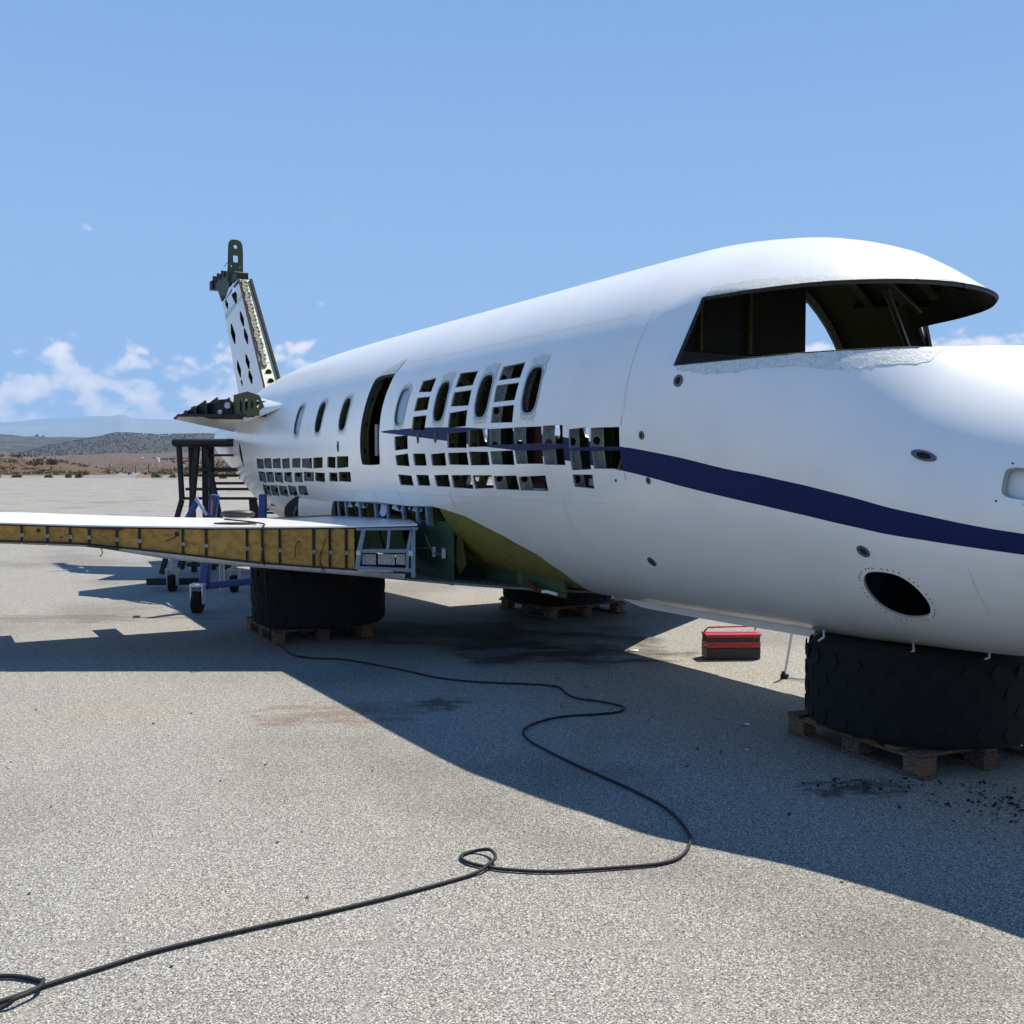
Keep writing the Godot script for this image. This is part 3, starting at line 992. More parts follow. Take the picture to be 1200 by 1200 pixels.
	skin(mb, -0.62, 3.3, 34, -PI * 0.5, PI * 1.5, 60, 0.014, [], holes, true)
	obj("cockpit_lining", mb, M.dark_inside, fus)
	mb = MB.new()
	for h in small: rim(mb, h, 0.014)
	for h in port_small: rim(mb, h, 0.014)
	for h in port_win: rim(mb, h, 0.03)
	rim(mb, port_door, 0.03)
	rim(mb, cut, 0.02)
	rim(mb, lamp_hole, 0.03)
	rim(mb, nose_hole, 0.014)
	obj("cut_edge", mb, M.cut_edge, fus)
	mb = MB.new()
	rim(mb, ws, 0.022)
	rim(mb, door, 0.04)
	for h in win: rim(mb, h, 0.03)
	rim(mb, tail_slot, 0.05)
	obj("dark_edge", mb, M.dark_edge, fus)
	# dark retaining strip round the windshield cut
	mb = MB.new()
	for k in ws.size():
		var a := ws[k]
		var b := ws[(k + 1) % ws.size()]
		var pa := hull(a.x, a.y)
		var pb := hull(b.x, b.y)
		if (pb - pa).length() > 0.004 and a.x < 0.7:
			mb.bar(pa, pb, 0.008, 0.010, hull_n(a.x, a.y), 0.003)
	obj("windshield_sill", mb, M.dark_edge, fus)
	# windows: rings, cracked sealant, two dirty panes
	for k in win.size():
		var c: Vector2 = win[k][0] - Vector2(0.1, 0.0)
		var ring := rounded(c.x, c.y, 0.118, deg_to_rad(8.4), 3.0)
		mb = MB.new()
		skin(mb, c.x - 0.2, c.x + 0.2, 6, c.y - 0.2, c.y + 0.2, 6, -0.004, [ring], [win[k]])
		rim_out(mb, ring, 0.004)
		obj("window_frame", mb, M.ring_grey, fus)
		if k == 0 or k == 4:
			mb = MB.new()
			skin(mb, c.x - 0.2, c.x + 0.2, 6, c.y - 0.2, c.y + 0.2, 6, 0.012, [rounded(c.x, c.y, 0.104, deg_to_rad(7.8), 3.0)], [])
			obj("window_pane", mb, M.dirty_pane, fus)
		var outer := jagged(rounded(c.x, c.y, 0.136, deg_to_rad(9.8), 3.0, 40), 0.02, 0.005)
		var seal := []
		for q in Geometry2D.clip_polygons(outer, PackedVector2Array([Vector2(c.x - 1, c.y - deg_to_rad(7.2)), Vector2(c.x + 1, c.y - deg_to_rad(7.2)), Vector2(c.x + 1, c.y + deg_to_rad(4.5)), Vector2(c.x - 1, c.y + deg_to_rad(4.5))])):
			seal.append(q)
		if k < 4 and k > 0:
			seal.append(jagged(PackedVector2Array([Vector2(c.x - 0.11, c.y + deg_to_rad(8.4)), Vector2(c.x + 0.115, c.y + deg_to_rad(8.4)), Vector2(c.x + 0.12, c.y + deg_to_rad(11.2)), Vector2(c.x + 0.02, c.y + deg_to_rad(11.8)), Vector2(c.x - 0.1, c.y + deg_to_rad(10.8))]), 0.02, 0.006))
		for q in seal:
			mb = MB.new()
			skin(mb, c.x - 0.24, c.x + 0.24, 12, c.y - 0.28, c.y + 0.28, 14, -0.0025, [q], [ring])
			obj("sealant", mb, M.sealant, fus)
	for q in [[-2.775, 5], [-2.075, 8]]:
		for k in q[1]:
			var x: float = q[0] + rng.randf_range(-0.09, 0.10)
			var w := rng.randf_range(0.0012, 0.003)
			var ta := deg_to_rad(5.4)
			var tb := deg_to_rad(rng.randf_range(2.9, 4.6))
			mb = MB.new()
			skin(mb, x - 0.01, x + 0.01, 1, tb, ta, 3, -0.0012, [PackedVector2Array([Vector2(x - w, tb), Vector2(x + w, tb), Vector2(x + w, ta), Vector2(x - w, ta)])], holes)
			obj("drip", mb, M.sealant, fus)
	# torn sealant above the passenger door
	mb = MB.new()
	skin(mb, -5.3, -4.5, 16, deg_to_rad(26), deg_to_rad(42), 12, -0.003, [jagged(deg([[-5.12, 30.8], [-4.72, 30.8], [-4.68, 34.0], [-4.62, 38.5], [-4.72, 37.5], [-4.95, 34.4]]), 0.03, 0.008)], [door])
	obj("sealant", mb, M.sealant, fus)
	# peeled sealant strips above and below the windshield cut
	var up := []
	for k in 24:
		var s := lerpf(-0.6, tip - 0.01, k / 23.0)
		up.append(Vector2(s, t_at(s, 2.607)))
	var upper := PackedVector2Array(up)
	for q in [[0.41, 86.5], [0.38, 77.0], [0.326, 69.0], [0.176, 58.2], [0.0, 52.7], [-0.2, 49.0], [-0.409, 46.2], [-0.6, 43.6]]:
		upper.append(Vector2(q[0], deg_to_rad(q[1])))
	mb = MB.new()
	skin(mb, -0.7, 0.5, 40, deg_to_rad(38), deg_to_rad(92), 44, -0.0015, [jagged(upper, 0.025, 0.007)], [ws])
	obj("sealant_strip", mb, M.sealant, fus)
	var lower := PackedVector2Array()
	for k in 30:
		var s := lerpf(-0.6, 1.03, k / 29.0)
		lower.append(Vector2(s, t_at(s, 2.197)))
	for q in [[1.03, 72.0], [0.9, 61.0], [0.775, 52.5], [0.775, 46.0], [0.64, 37.7], [0.52, 31.7], [0.45, 29.0], [0.336, 26.5], [0.2, 24.0], [0.059, 20.6], [-0.155, 17.9], [-0.329, 16.2], [-0.57, 16.6]]:
		lower.append(Vector2(q[0], deg_to_rad(q[1])))
	mb = MB.new()
	skin(mb, -0.7, 1.1, 60, deg_to_rad(12), deg_to_rad(76), 50, -0.0015, [jagged(lower, 0.025, 0.008)], [ws])
	obj("sealant_strip", mb, M.sealant_clear, fus)
	# round and oval fittings
	for q in [[-0.545, 13.6, 0.034, 0.034], [-0.812, -1.5, 0.02, 0.024], [-0.792, -14.0, 0.018, 0.02], [-1.094, -14.4, 0.008, 0.008], [0.953, 15.3, 0.06, 0.034], [0.633, -22.2, 0.033, 0.036], [-1.072, -41.1, 0.03, 0.034], [-3.856, 0.7, 0.02, 0.038], [-3.52, 0.6, 0.022, 0.038], [-5.75, -0.7, 0.022, 0.05], [1.6, -20.0, 0.02, 0.02]]:
		var tc := deg_to_rad(q[1])
		var outer := rounded(q[0], tc, q[2], q[3] / 1.15, 2.0, 24)
		var inner := rounded(q[0], tc, q[2] * 0.62, q[3] * 0.62 / 1.15, 2.0, 24)
		mb = MB.new()
		skin(mb, q[0] - 0.1, q[0] + 0.1, 5, tc - 0.1, tc + 0.1, 5, -0.006, [outer], [inner])
		rim_out(mb, outer, 0.006)
		var ft := obj("fitting", mb, M.fitting_grey, fus)
		mb = MB.new()
		skin(mb, q[0] - 0.1, q[0] + 0.1, 5, tc - 0.1, tc + 0.1, 5, -0.0015, [inner], [])
		obj("bore", mb, M.black_void, ft if false else fus)
	# rivet holes round the nose opening and the lamp bay
	mb = MB.new()
	for k in 34:
		var i := int(k / 34.0 * nose_hole.size())
		var p := nose_hole[i]
		var ctr := Vector2(0.70, deg_to_rad(-38.0))
		var q := ctr + (p - ctr) * 1.13
		dot(mb, q, 0.0045)
	for q in [[1.34, 18.3], [1.46, 18.3], [1.58, 18.3], [1.30, 4.6], [1.42, 4.6]]:
		dot(mb, Vector2(q[0], deg_to_rad(q[1])), 0.005)
	obj("rivet_holes", mb, M.black_void, fus).set_meta("kind", "stuff")
	# lamp bay pan behind the square nose opening
	mb = MB.new()
	skin(mb, 1.25, 1.8, 8, deg_to_rad(3), deg_to_rad(20), 6, 0.05, [], [])
	obj("lamp_bay", mb, M.white_plastic, fus)
	# skin lap seams
	for q in [[-4.45, -19.0, -24.0], [-5.02, -20.0, -25.0], [-3.42, -20.0, -26.5], [-1.0, 1.2, 3.6], [-1.0, -12.0, -14.2], [-1.56, 1.4, 2.2]]:
		mb = MB.new()
		skin(mb, q[0] - 0.05, q[0] + 0.05, 1, deg_to_rad(minf(q[1], q[2])), deg_to_rad(maxf(q[1], q[2])), 14, -0.0012, [PackedVector2Array([Vector2(q[0] - 0.003, deg_to_rad(minf(q[1], q[2]))), Vector2(q[0] + 0.003, deg_to_rad(minf(q[1], q[2]))), Vector2(q[0] + 0.003, deg_to_rad(maxf(q[1], q[2]))), Vector2(q[0] - 0.003, deg_to_rad(maxf(q[1], q[2])))])], holes)
		obj("seam", mb, M.lip_grey, fus)
	for q in [[-0.98, 4.5, 37.0], [-4.52, 34.0, 80.0], [-5.95, 26.0, 80.0], [-8.95, -4.0, 75.0], [1.15, -20.0, -40.0], [-1.75, -20.0, -50.0]]:
		mb = MB.new()
		skin(mb, q[0] - 0.02, q[0] + 0.02, 1, deg_to_rad(q[1]), deg_to_rad(q[2]), 14, -0.0008, [deg([[q[0] - 0.002, q[1]], [q[0] + 0.002, q[1]], [q[0] + 0.002, q[2]], [q[0] - 0.002, q[2]]])], holes)
		obj("seam", mb, M.seam_grey, fus)
	for q in [[33.0, -9.2, -5.35], [35.0, -4.5, -1.1], [-21.5, -6.2, -1.2]]:
		mb = MB.new()
		skin(mb, q[1], q[2], 24, deg_to_rad(q[0] - 1.0), deg_to_rad(q[0] + 1.0), 1, -0.0008, [deg([[q[1], q[0] - 0.08], [q[2], q[0] - 0.08], [q[2], q[0] + 0.08], [q[1], q[0] + 0.08]])], holes)
		obj("seam", mb, M.seam_grey, fus)
	# keel strip under the belly
	mb = MB.new()
	var keel := func(u: float, v: float) -> Vector3:
		var s := lerpf(-2.35, -0.40, u)
		return loc(s, lerpf(-0.2, 0.2, v), look(tab_bot, s) - 0.035 * sin(clampf(u * 6.0, 0.0, 1.0) * PI * 0.5) + 0.012 * absf(v - 0.5))
	sheet(mb, keel, 24, 4, Vector3(0, 0.05, 0))
	obj("keel_strip", mb, M.white_paint, fus)
	openings = [port_door, door]
	openings.append_array(port_win)
	make_inside(fus)
	make_root(fus)

func rim_out(mb: MB, ring: PackedVector2Array, depth: float) -> void:
	for i in ring.size():
		var u := ring[i]
		var w := ring[(i + 1) % ring.size()]
		mb.quad(hull(u.x, u.y, -depth), hull(w.x, w.y, -depth), hull(w.x, w.y, 0.002), hull(u.x, u.y, 0.002))

func dot(mb: MB, at: Vector2, r: float) -> void:
	var p := hull(at.x, at.y, -0.0015)
	var nn := hull_n(at.x, at.y)
	var x := nn.cross(Vector3.UP).normalized()
	var y := nn.cross(x)
	for k in 7:
		mb.tris(p, p + (x * cos(TAU * k / 7) + y * sin(TAU * k / 7)) * r, p + (x * cos(TAU * (k + 1) / 7) + y * sin(TAU * (k + 1) / 7)) * r, nn, nn, nn)

var openings := []

func frame_ring(s: float, o0: float, o1: float, pierced: bool) -> MB:
	var mb := MB.new()
	var segs := 60
	for k in segs:
		var ta := -PI * 0.5 + TAU * k / segs
		var tb := -PI * 0.5 + TAU * (k + 1) / segs
		var tm := (ta + tb) * 0.5
		var om := (o0 + o1) * 0.5
		var td := rad_to_deg(tm)
		var crossed := false
		for hole in openings:
			if Geometry2D.is_point_in_polygon(Vector2(s, tm), hole): crossed = true
		if crossed:
			continue
		if pierced and td > -45.0 and td < 60.0 and k % 2 == 0:
			for q in 16:
				var pts := []
				for e in [q, q + 1]:
					var c := cos(TAU * e / 16)
					var sn := sin(TAU * e / 16)
					var mx := maxf(absf(c), absf(sn))
					pts.append(hull(s, tm + c * 0.026 / 1.2, om + sn * 0.026))
					pts.append(hull(s, tm + c / mx * (tb - ta) * 0.5, om + sn / mx * (o1 - o0) * 0.5))
				mb.quad(pts[0], pts[1], pts[3], pts[2])
		else:
			mb.quad(hull(s, ta, o0), hull(s, tb, o0), hull(s, tb, o1), hull(s, ta, o1))
		mb.quad(hull(s, ta, o1), hull(s, tb, o1), hull(s + 0.022, tb, o1), hull(s + 0.022, ta, o1))
		mb.quad(hull(s, ta, o0 + 0.003), hull(s, tb, o0 + 0.003), hull(s - 0.02, tb, o0 + 0.003), hull(s - 0.02, ta, o0 + 0.003))
	return mb

func bulkhead(s: float, l0: float, l1: float, h0: float) -> MB:
	var mb := MB.new()
	var p := PackedVector2Array()
	for k in 60:
		var q := hull(s, TAU * k / 60, 0.02)
		p.append(Vector2(q.x, q.y))
	for q in Geometry2D.intersect_polygons(p, PackedVector2Array([Vector2(l0, h0), Vector2(l1, h0), Vector2(l1, 4), Vector2(l0, 4)])):
		mb.plate(q, Transform3D(Basis(), Vector3(0, 0, -s)), 0.02)
	return mb

func make_inside(fus: Node3D) -> void:
	for s in [-1.318, -1.588, -1.878, -2.262, -2.628, -2.962, -3.336, -3.675, -4.03, -4.39, -4.66, -5.2, -5.49, -5.825, -6.15, -6.56, -6.97, -7.37, -7.785, -8.235, -8.69, -9.16]:
		var m: Material = M.grey_primer if s > -2.7 or s < -6.9 else M.olive_primer
		obj("frame", frame_ring(s, 0.016, 0.092, true), m, fus)
	for td in [33.0, 41.0, 50.0, 60.0, 72.0, 90.0, 108.0, 120.0, 130.0, 148.0, 180.5, 184.0, 191.6, 206.0, 214.0, -27.0, -11.6, 3.25]:
		var t := deg_to_rad(td)
		var s0 := -9.2
		var s1 := -1.02
		if td == 3.25:
			s0 = -4.4; s1 = -1.62
		elif td > 125.0 and td < 220.0:
			s1 = -2.12
		elif td == 33.0:
			s1 = -1.0
		elif td == -27.0:
			s0 = -4.3
		var mb := MB.new()
		for k in 10:
			var a := lerpf(s0, s1, k / 10.0)
			var b := lerpf(s0, s1, (k + 1) / 10.0)
			mb.bar(hull(a, t, 0.03), hull(b, t, 0.03), 0.006, 0.03, hull_n(a, t), 0.001)
		obj("stringer", mb, M.olive_primer, fus)
	var fl := MB.new()
	fl.box(loc(-5.2, 0, 1.12), Vector3(1.72, 0.03, 8.2))
	obj("floor", fl, M.olive_primer, fus)
	obj("bulkhead", bulkhead(-9.3, -2, 2, 0), M.skin_inside, fus)
	obj("partition", bulkhead(-1.02, -0.33, 2, 0.9), M.dark_inside, fus)
	# shelves and ducts on the cockpit side of the partition
	for q in [[0.93, 2.30, 0.03, 0.5], [0.62, 2.42, 0.02, 0.6], [0.2, 2.45, 0.025, 0.7]]:
		var mb := MB.new()
		mb.box(loc(-0.99, q[0], q[1]), Vector3(q[2], q[3], 0.03))
		obj("partition_rib", mb, M.olive_primer, fus)
	var mb2 := MB.new()
	mb2.box(loc(-0.93, 0.45, 2.27), Vector3(1.2, 0.12, 0.12))
	obj("cockpit_shelf", mb2, M.stiffener_dark, fus)
	# port door jamb, port windshield post and roof struts seen through the cut
	var mb3 := MB.new()
	for k in 12:
		mb3.bar(hull(-1.335, deg_to_rad(lerpf(126, 200, k / 12.0)), 0.03), hull(-1.335, deg_to_rad(lerpf(126, 200, (k + 1) / 12.0)), 0.03), 0.03, 0.04, Vector3.UP, 0.004)
	obj("door_jamb", mb3, M.stiffener_dark, fus)
	for q in [[[0.16, 0.28, 2.6], [-0.42, -0.72, 2.25]], [[-0.55, -0.96, 2.60], [-0.55, -1.10, 2.18]], [[-0.02, 0.1, 2.72], [-0.3, -0.6, 2.6]]]:
		var b := MB.new()
		b.bar(loc(q[0][0], q[0][1], q[0][2]), loc(q[1][0], q[1][1], q[1][2]), 0.03, 0.03)
		obj("roof_strut", b, M.stiffener_dark, fus)
	for td in [48.0, 62.0, 76.0, 90.0, 104.0, 118.0, 132.0]:
		var b := MB.new()
		var t := deg_to_rad(td)
		var s_end := -0.95
		while s_end < 0.3 and hull(s_end + 0.06, t, 0.06).y > 2.63: s_end += 0.02
		for k in 8:
			var a := lerpf(-1.0, s_end, k / 8.0)
			var c := lerpf(-1.0, s_end, (k + 1) / 8.0)
			b.bar(hull(a, t, 0.04), hull(c, t, 0.04), 0.01, 0.05, hull_n(a, t), 0.002)
		obj("roof_rib", b, M.stiffener_dark, fus)
	for s in [-0.85, -0.55, -0.25, 0.0]:
		var b := MB.new()
		var lim := rad_to_deg(t_at(s, 2.68)) + 3.0
		for k in 16:
			var a := lerpf(lim, 180.0 - lim, k / 16.0)
			var c := lerpf(lim, 180.0 - lim, (k + 1) / 16.0)
			b.bar(hull(s, deg_to_rad(a), 0.05), hull(s, deg_to_rad(c), 0.05), 0.02, 0.07, Vector3.FORWARD, 0.002)
		obj("roof_bow", b, M.stiffener_dark, fus)
	var clip := MB.new()
	var pl := PackedVector2Array()
	for k in 30: pl.append(Vector2(hull(lerpf(-1.0, 2.6, k / 29.0), -0.3, 0.05).x, -lerpf(-1.0, 2.6, k / 29.0)))
	for k in 30: pl.append(Vector2(-hull(lerpf(2.6, -1.0, k / 29.0), -0.3, 0.05).x, -lerpf(2.6, -1.0, k / 29.0)))
	clip.plate(pl, Transform3D(Basis(Vector3.RIGHT, Vector3.BACK, Vector3.DOWN), Vector3(0, 1.42, 0)), 0.02)
	obj("cockpit_floor", clip, M.dark_inside, fus)
	for q in [[-1.72, 0.86, 1.66, 0.2], [-2.12, 0.80, 1.62, -0.25], [-2.55, 0.84, 1.58, 0.3], [-3.35, 0.86, 1.56, 0.28], [-3.75, 0.84, 1.56, 0.25]]:
		var b := MB.new()
		b.bar(loc(q[0], q[1], 1.13), loc(q[0] + q[3], q[1] - 0.05, q[2]), 0.07, 0.02, Vector3.FORWARD)
		obj("seat_bracket", b, M.olive_hull, fus)
	# grab rail in the passenger door
	var gr := MB.new()
	gr.bar(loc(-5.05, 1.12, 1.72), loc(-5.05, 1.12, 2.02), 0.05, 0.03)
	obj("door_rail", gr, M.dull_metal, fus)

# ------------------------------------------------------------------ wing root, box and belly
func le(l: float, h: float, fwd := 0.0, sg := 1.0) -> Vector3:
	return loc(-2.89 - 0.586 * l + fwd, sg * l, h)

func table(t: Array, x: float) -> float:
	for i in t.size() - 1:
		if x <= t[i + 1][0] or i == t.size() - 2:
			return lerpf(t[i][1], t[i + 1][1], (x - t[i][0]) / (t[i + 1][0] - t[i][0]))
	return 0.0

const TOP_H := [[0.9, 1.135], [1.4, 1.124], [1.92, 1.108], [2.85, 1.104], [3.7, 1.118], [4.34, 1.141], [8.6, 1.27]]
const SPAR_H := [[0.9, 0.70], [1.37, 0.727], [1.78, 0.755], [2.07, 0.777], [2.55, 0.82], [3.13, 0.898], [3.69, 0.969], [4.34, 0.997], [8.6, 1.19]]
const LIP_H := [[0.9, 0.635], [1.37, 0.663], [1.756, 0.706], [2.5, 0.777], [3.1, 0.841], [3.69, 0.95], [4.34, 0.987], [8.6, 1.18]]

func le_plate(mb: MB, pts: Array, fwd: float, thick: float, sg := 1.0) -> void:
	var along := Vector3(1, 0, 0.586).normalized()
	var p := PackedVector2Array()
	var o := le(0, 0, fwd, sg)
	if sg < 0.0: along = Vector3(-1, 0, 0.586).normalized()
	for q in pts:
		p.append(Vector2((le(q[0], q[1], fwd, sg) - o).dot(along), q[1]))
	mb.plate(p, Transform3D(Basis(along, Vector3.UP, along.cross(Vector3.UP)), o), thick)

func sheet(mb: MB, f: Callable, nu: int, nv: int, thick: Vector3) -> void:
	for i in nu:
		for j in nv:
			var a: Vector3 = f.call(i / float(nu), j / float(nv))
			var b: Vector3 = f.call((i + 1) / float(nu), j / float(nv))
			var c: Vector3 = f.call((i + 1) / float(nu), (j + 1) / float(nv))
			var d: Vector3 = f.call(i / float(nu), (j + 1) / float(nv))
			var up := (c - a).cross(b - d)
			if up.dot(thick) > 0.0: up = -up
			up = up.normalized()
			mb.tris(a, b, c, up, up, up)
			mb.tris(a, c, d, up, up, up)
			mb.tris(a + thick, b + thick, c + thick, -up, -up, -up)
			mb.tris(a + thick, c + thick, d + thick, -up, -up, -up)
			if i == 0: mb.quad(a, d, d + thick, a + thick)
			if i == nu - 1: mb.quad(b, c, c + thick, b + thick)
			if j == 0: mb.quad(a, b, b + thick, a + thick)
			if j == nv - 1: mb.quad(d, c, c + thick, d + thick)

func te_s(l: float) -> float:
	return -6.25 - 0.06 * l

func make_wing(sg: float) -> void:
	var w := part("wing", craft)
	var mb := MB.new()
	var surf_1 := func(u: float, v: float) -> Vector3:
		var l := lerpf(lerpf(1.36, 1.0, minf(v * 2.5, 1.0)), 8.6, u)
		return loc(lerpf(-2.89 - 0.586 * l + 0.04, te_s(l), v), sg * l, table(TOP_H, l) + 0.013 + 0.006 * sin(v * PI) + clampf(lerpf(-0.03, 0.035, (l - 2.0) / 1.7), -0.05, 0.045) * v)
	sheet(mb, surf_1, 30, 10, Vector3(0, -0.012, 0))
	obj("upper_skin", mb, M.white_paint, w)
	mb = MB.new()
	var surf_2 := func(u: float, v: float) -> Vector3:
		var l := lerpf(1.2, 8.6, u)
		return loc(lerpf(-2.89 - 0.586 * l + 0.012, te_s(l), v), sg * l, lerpf(table(LIP_H, l), table(TOP_H, l) - 0.11, v) - 0.03 * sin(v * PI))
	sheet(mb, surf_2, 30, 8, Vector3(0, 0.008, 0))
	obj("lower_skin", mb, M.belly_dark, w)
	mb = MB.new()
	var lipf := func(u: float, v: float) -> Vector3:
		var l := lerpf(1.45, 8.6, u)
		var top := table(SPAR_H, l) - 0.004
		var bot := table(LIP_H, l)
		return le(l, lerpf(top, bot, v), 0.05 * sqrt(maxf(0.0, 1.0 - v * v * 0.94)), sg)
	for i in 40:
		for j in 5:
			var a: Vector3 = lipf.call(i / 40.0, j / 5.0)
			var b: Vector3 = lipf.call((i + 1) / 40.0, j / 5.0)
			var c: Vector3 = lipf.call((i + 1) / 40.0, (j + 1) / 5.0)
			var d: Vector3 = lipf.call(i / 40.0, (j + 1) / 5.0)
			mb.quad(a, b, c, d)
	obj("lower_lip", mb, M.lip_grey, w)
	# rear spar, tip rib and flap brackets
	mb = MB.new()
	for k in 12:
		var a := lerpf(1.1, 8.6, k / 12.0)
		var b := lerpf(1.1, 8.6, (k + 1) / 12.0)
		mb.quad(loc(te_s(a) + 0.03, sg * a, table(TOP_H, a) - 0.02), loc(te_s(b) + 0.03, sg * b, table(TOP_H, b) - 0.02), loc(te_s(b) + 0.03, sg * b, table(TOP_H, b) - 0.11), loc(te_s(a) + 0.03, sg * a, table(TOP_H, a) - 0.11))
	obj("rear_spar", mb, M.yellow_primer_dull, w)
	for l in [2.75, 3.75, 5.6]:
		mb = MB.new()
		mb.box(loc(te_s(l) - 0.22, sg * l, table(TOP_H, l) - 0.05), Vector3(0.34 if l > 3.0 else 0.2, 0.05, 0.5))
		obj("flap_bracket", mb, M.dull_metal, w)
	# spar web in its riveted bays
	var cuts := [1.79, 1.859, 1.975, 2.092, 2.334, 2.459, 2.569, 2.863, 3.028, 3.34, 3.499, 3.701, 3.835, 4.001, 4.184, 4.45, 4.7, 5.0, 8.6]
	if sg < 0.0:
		cuts = [1.2, 8.6]
	var mats := [M.yellow_primer, M.yellow_primer_dark, M.yellow_primer_dull]
	for k in cuts.size() - 1:
		var a: float = cuts[k] + 0.006
		var b: float = cuts[k + 1] - 0.006
		mb = MB.new()
		le_plate(mb, [[a, table(SPAR_H, a) - 0.02], [b, table(SPAR_H, b) - 0.02], [b, table(TOP_H, b) - 0.012], [a, table(TOP_H, a) - 0.012]], 0.0, 0.012, sg)
		obj("spar_panel", mb, mats[(k * 7 + k / 3) % 3], w)
		if k > 0:
			mb = MB.new()
			var l: float = cuts[k]
			mb.bar(le(l, table(SPAR_H, l), 0.014, sg), le(l, table(TOP_H, l) - 0.014, 0.014, sg), 0.010 + 0.008 * (k % 2), 0.02, Vector3(0, 0, -1))
			obj("stiffener", mb, M.stiffener_dark, w)
			mb = MB.new()
			mb.box(le(l, lerpf(table(SPAR_H, l), table(TOP_H, l), 0.4), 0.028, sg), Vector3(0.028, 0.03, 0.012))
			obj("clip", mb, M.dull_metal, w)
	if sg < 0.0:
		return
	# cap strips above and below the web, holes, stray wires
	mb = MB.new()
	for k in 24:
		var a := lerpf(1.8, 8.5, k / 24.0)
		var b := lerpf(1.8, 8.5, (k + 1) / 24.0)
		mb.bar(le(a, table(SPAR_H, a) + 0.004, 0.018), le(b, table(SPAR_H, b) + 0.004, 0.018), 0.03, 0.012, Vector3.UP, 0.002)
	obj("spar_cap", mb, M.stiffener_dark, w)
	for q in [[3.07, 1.055, 0.02], [4.06, 1.085, 0.018], [2.2, 0.99, 0.006], [2.95, 0.97, 0.006], [3.9, 1.03, 0.008]]:
		mb = MB.new()
		mb.cyl(le(q[0], q[1], 0.004), le(q[0], q[1], 0.016), q[2], q[2] * 0.8, 12)
		obj("spar_bolt", mb, M.stiffener_dark, w)
	for wv in [[[3.06, 1.05], [3.1, 1.03], [3.16, 1.0]], [[2.20, 1.0], [2.225, 0.985], [2.235, 0.95], [2.238, 0.86]], [[2.02, 1.02], [2.03, 0.97], [2.05, 0.9], [2.055, 0.82], [2.03, 0.74]], [[2.05, 0.92], [2.07, 0.85], [2.05, 0.77], [2.06, 0.73]], [[3.62, 0.94], [3.61, 0.90], [3.63, 0.87]]]:
		mb = MB.new()
		var pts := []
		for q in wv: pts.append(le(q[0], q[1], 0.05 if q[1] > 0.8 else 0.075))
		mb.tube(pts, 0.004, 6)
		obj("loose_wire", mb, M.dark_red if wv[0][0] < 2.15 else M.stiffener_dark, w)
	mb = MB.new()
	le_plate(mb, [[3.5, 0.925], [3.72, 0.955], [3.72, 0.97], [3.5, 0.945]], 0.066, 0.02)
	obj("lip_plate", mb, M.stiffener_dark, w)
	mb = MB.new()
	le_plate(mb, [[3.47, 1.09], [3.72, 1.1], [3.72, 1.12], [3.47, 1.11]], 0.05, 0.01)
	obj("lip_plate", mb, M.stiffener_dark, w)
	# the open root box: frame, two green bays above, three grey pans below
	var box := part("root_box", craft)
	for q in [[[1.775, 0.77], [1.805, 0.77], [1.79, 0.93], [1.755, 1.10], [1.725, 1.10], [1.755, 0.93]], [[1.375, 0.70], [1.405, 0.70], [1.405, 1.115], [1.375, 1.115]], [[1.425, 0.745], [1.445, 0.745], [1.44, 0.93], [1.41, 1.10], [1.39, 1.10], [1.415, 0.93]], [[1.562, 0.93], [1.582, 0.93], [1.568, 1.10], [1.548, 1.10]]]:
		mb = MB.new()
		le_plate(mb, q, 0.05, 0.07)
		obj("post", mb, M.blue_grey_primer, box)
	for q in [[[1.40, 0.905], [1.79, 0.905], [1.79, 0.935], [1.40, 0.935]], [[1.40, 0.745], [1.79, 0.77], [1.79, 0.795], [1.40, 0.775]], [[1.36, 1.095], [1.80, 1.09], [1.80, 1.108], [1.36, 1.115]]]:
		mb = MB.new()
		le_plate(mb, q, 0.06, 0.05)
		obj("rail", mb, M.blue_grey_primer, box)
	for q in [[1.575, 1.76], [1.41, 1.56]]:
		mb = MB.new()
		for k in 8:
			var h0 := lerpf(0.93, 1.10, k / 8.0)
			var h1 := lerpf(0.93, 1.10, (k + 1) / 8.0)
			var f0 := -0.03 - 0.10 * sin(k / 8.0 * PI * 0.5)
			var f1 := -0.03 - 0.10 * sin((k + 1) / 8.0 * PI * 0.5)
			mb.quad(le(q[0], h0, f0), le(q[1], h0, f0), le(q[1], h1, f1), le(q[0], h1, f1))
		obj("bay", mb, M.dark_green, box)
	for q in [[1.645, 1.745], [1.51, 1.63], [1.435, 1.50]]:
		mb = MB.new()
		le_plate(mb, [[q[0], 0.80], [q[1], 0.805], [q[1], 0.89], [q[0], 0.89]], 0.012, 0.02)
		obj("pan", mb, M.dull_metal, box)
	for q in [[1.798, 0.905], [1.425, 0.9]]:
		mb = MB.new()
		mb.box(le(q[0], q[1], 0.095), Vector3(0.03, 0.04, 0.02))
		obj("hinge", mb, M.white_plastic, box)
	mb = MB.new()
	le_plate(mb, [[1.55, 0.745], [1.80, 0.755], [1.80, 0.772], [1.55, 0.765]], 0.09, 0.03)
	obj("lip_plate", mb, M.dull_metal, box)

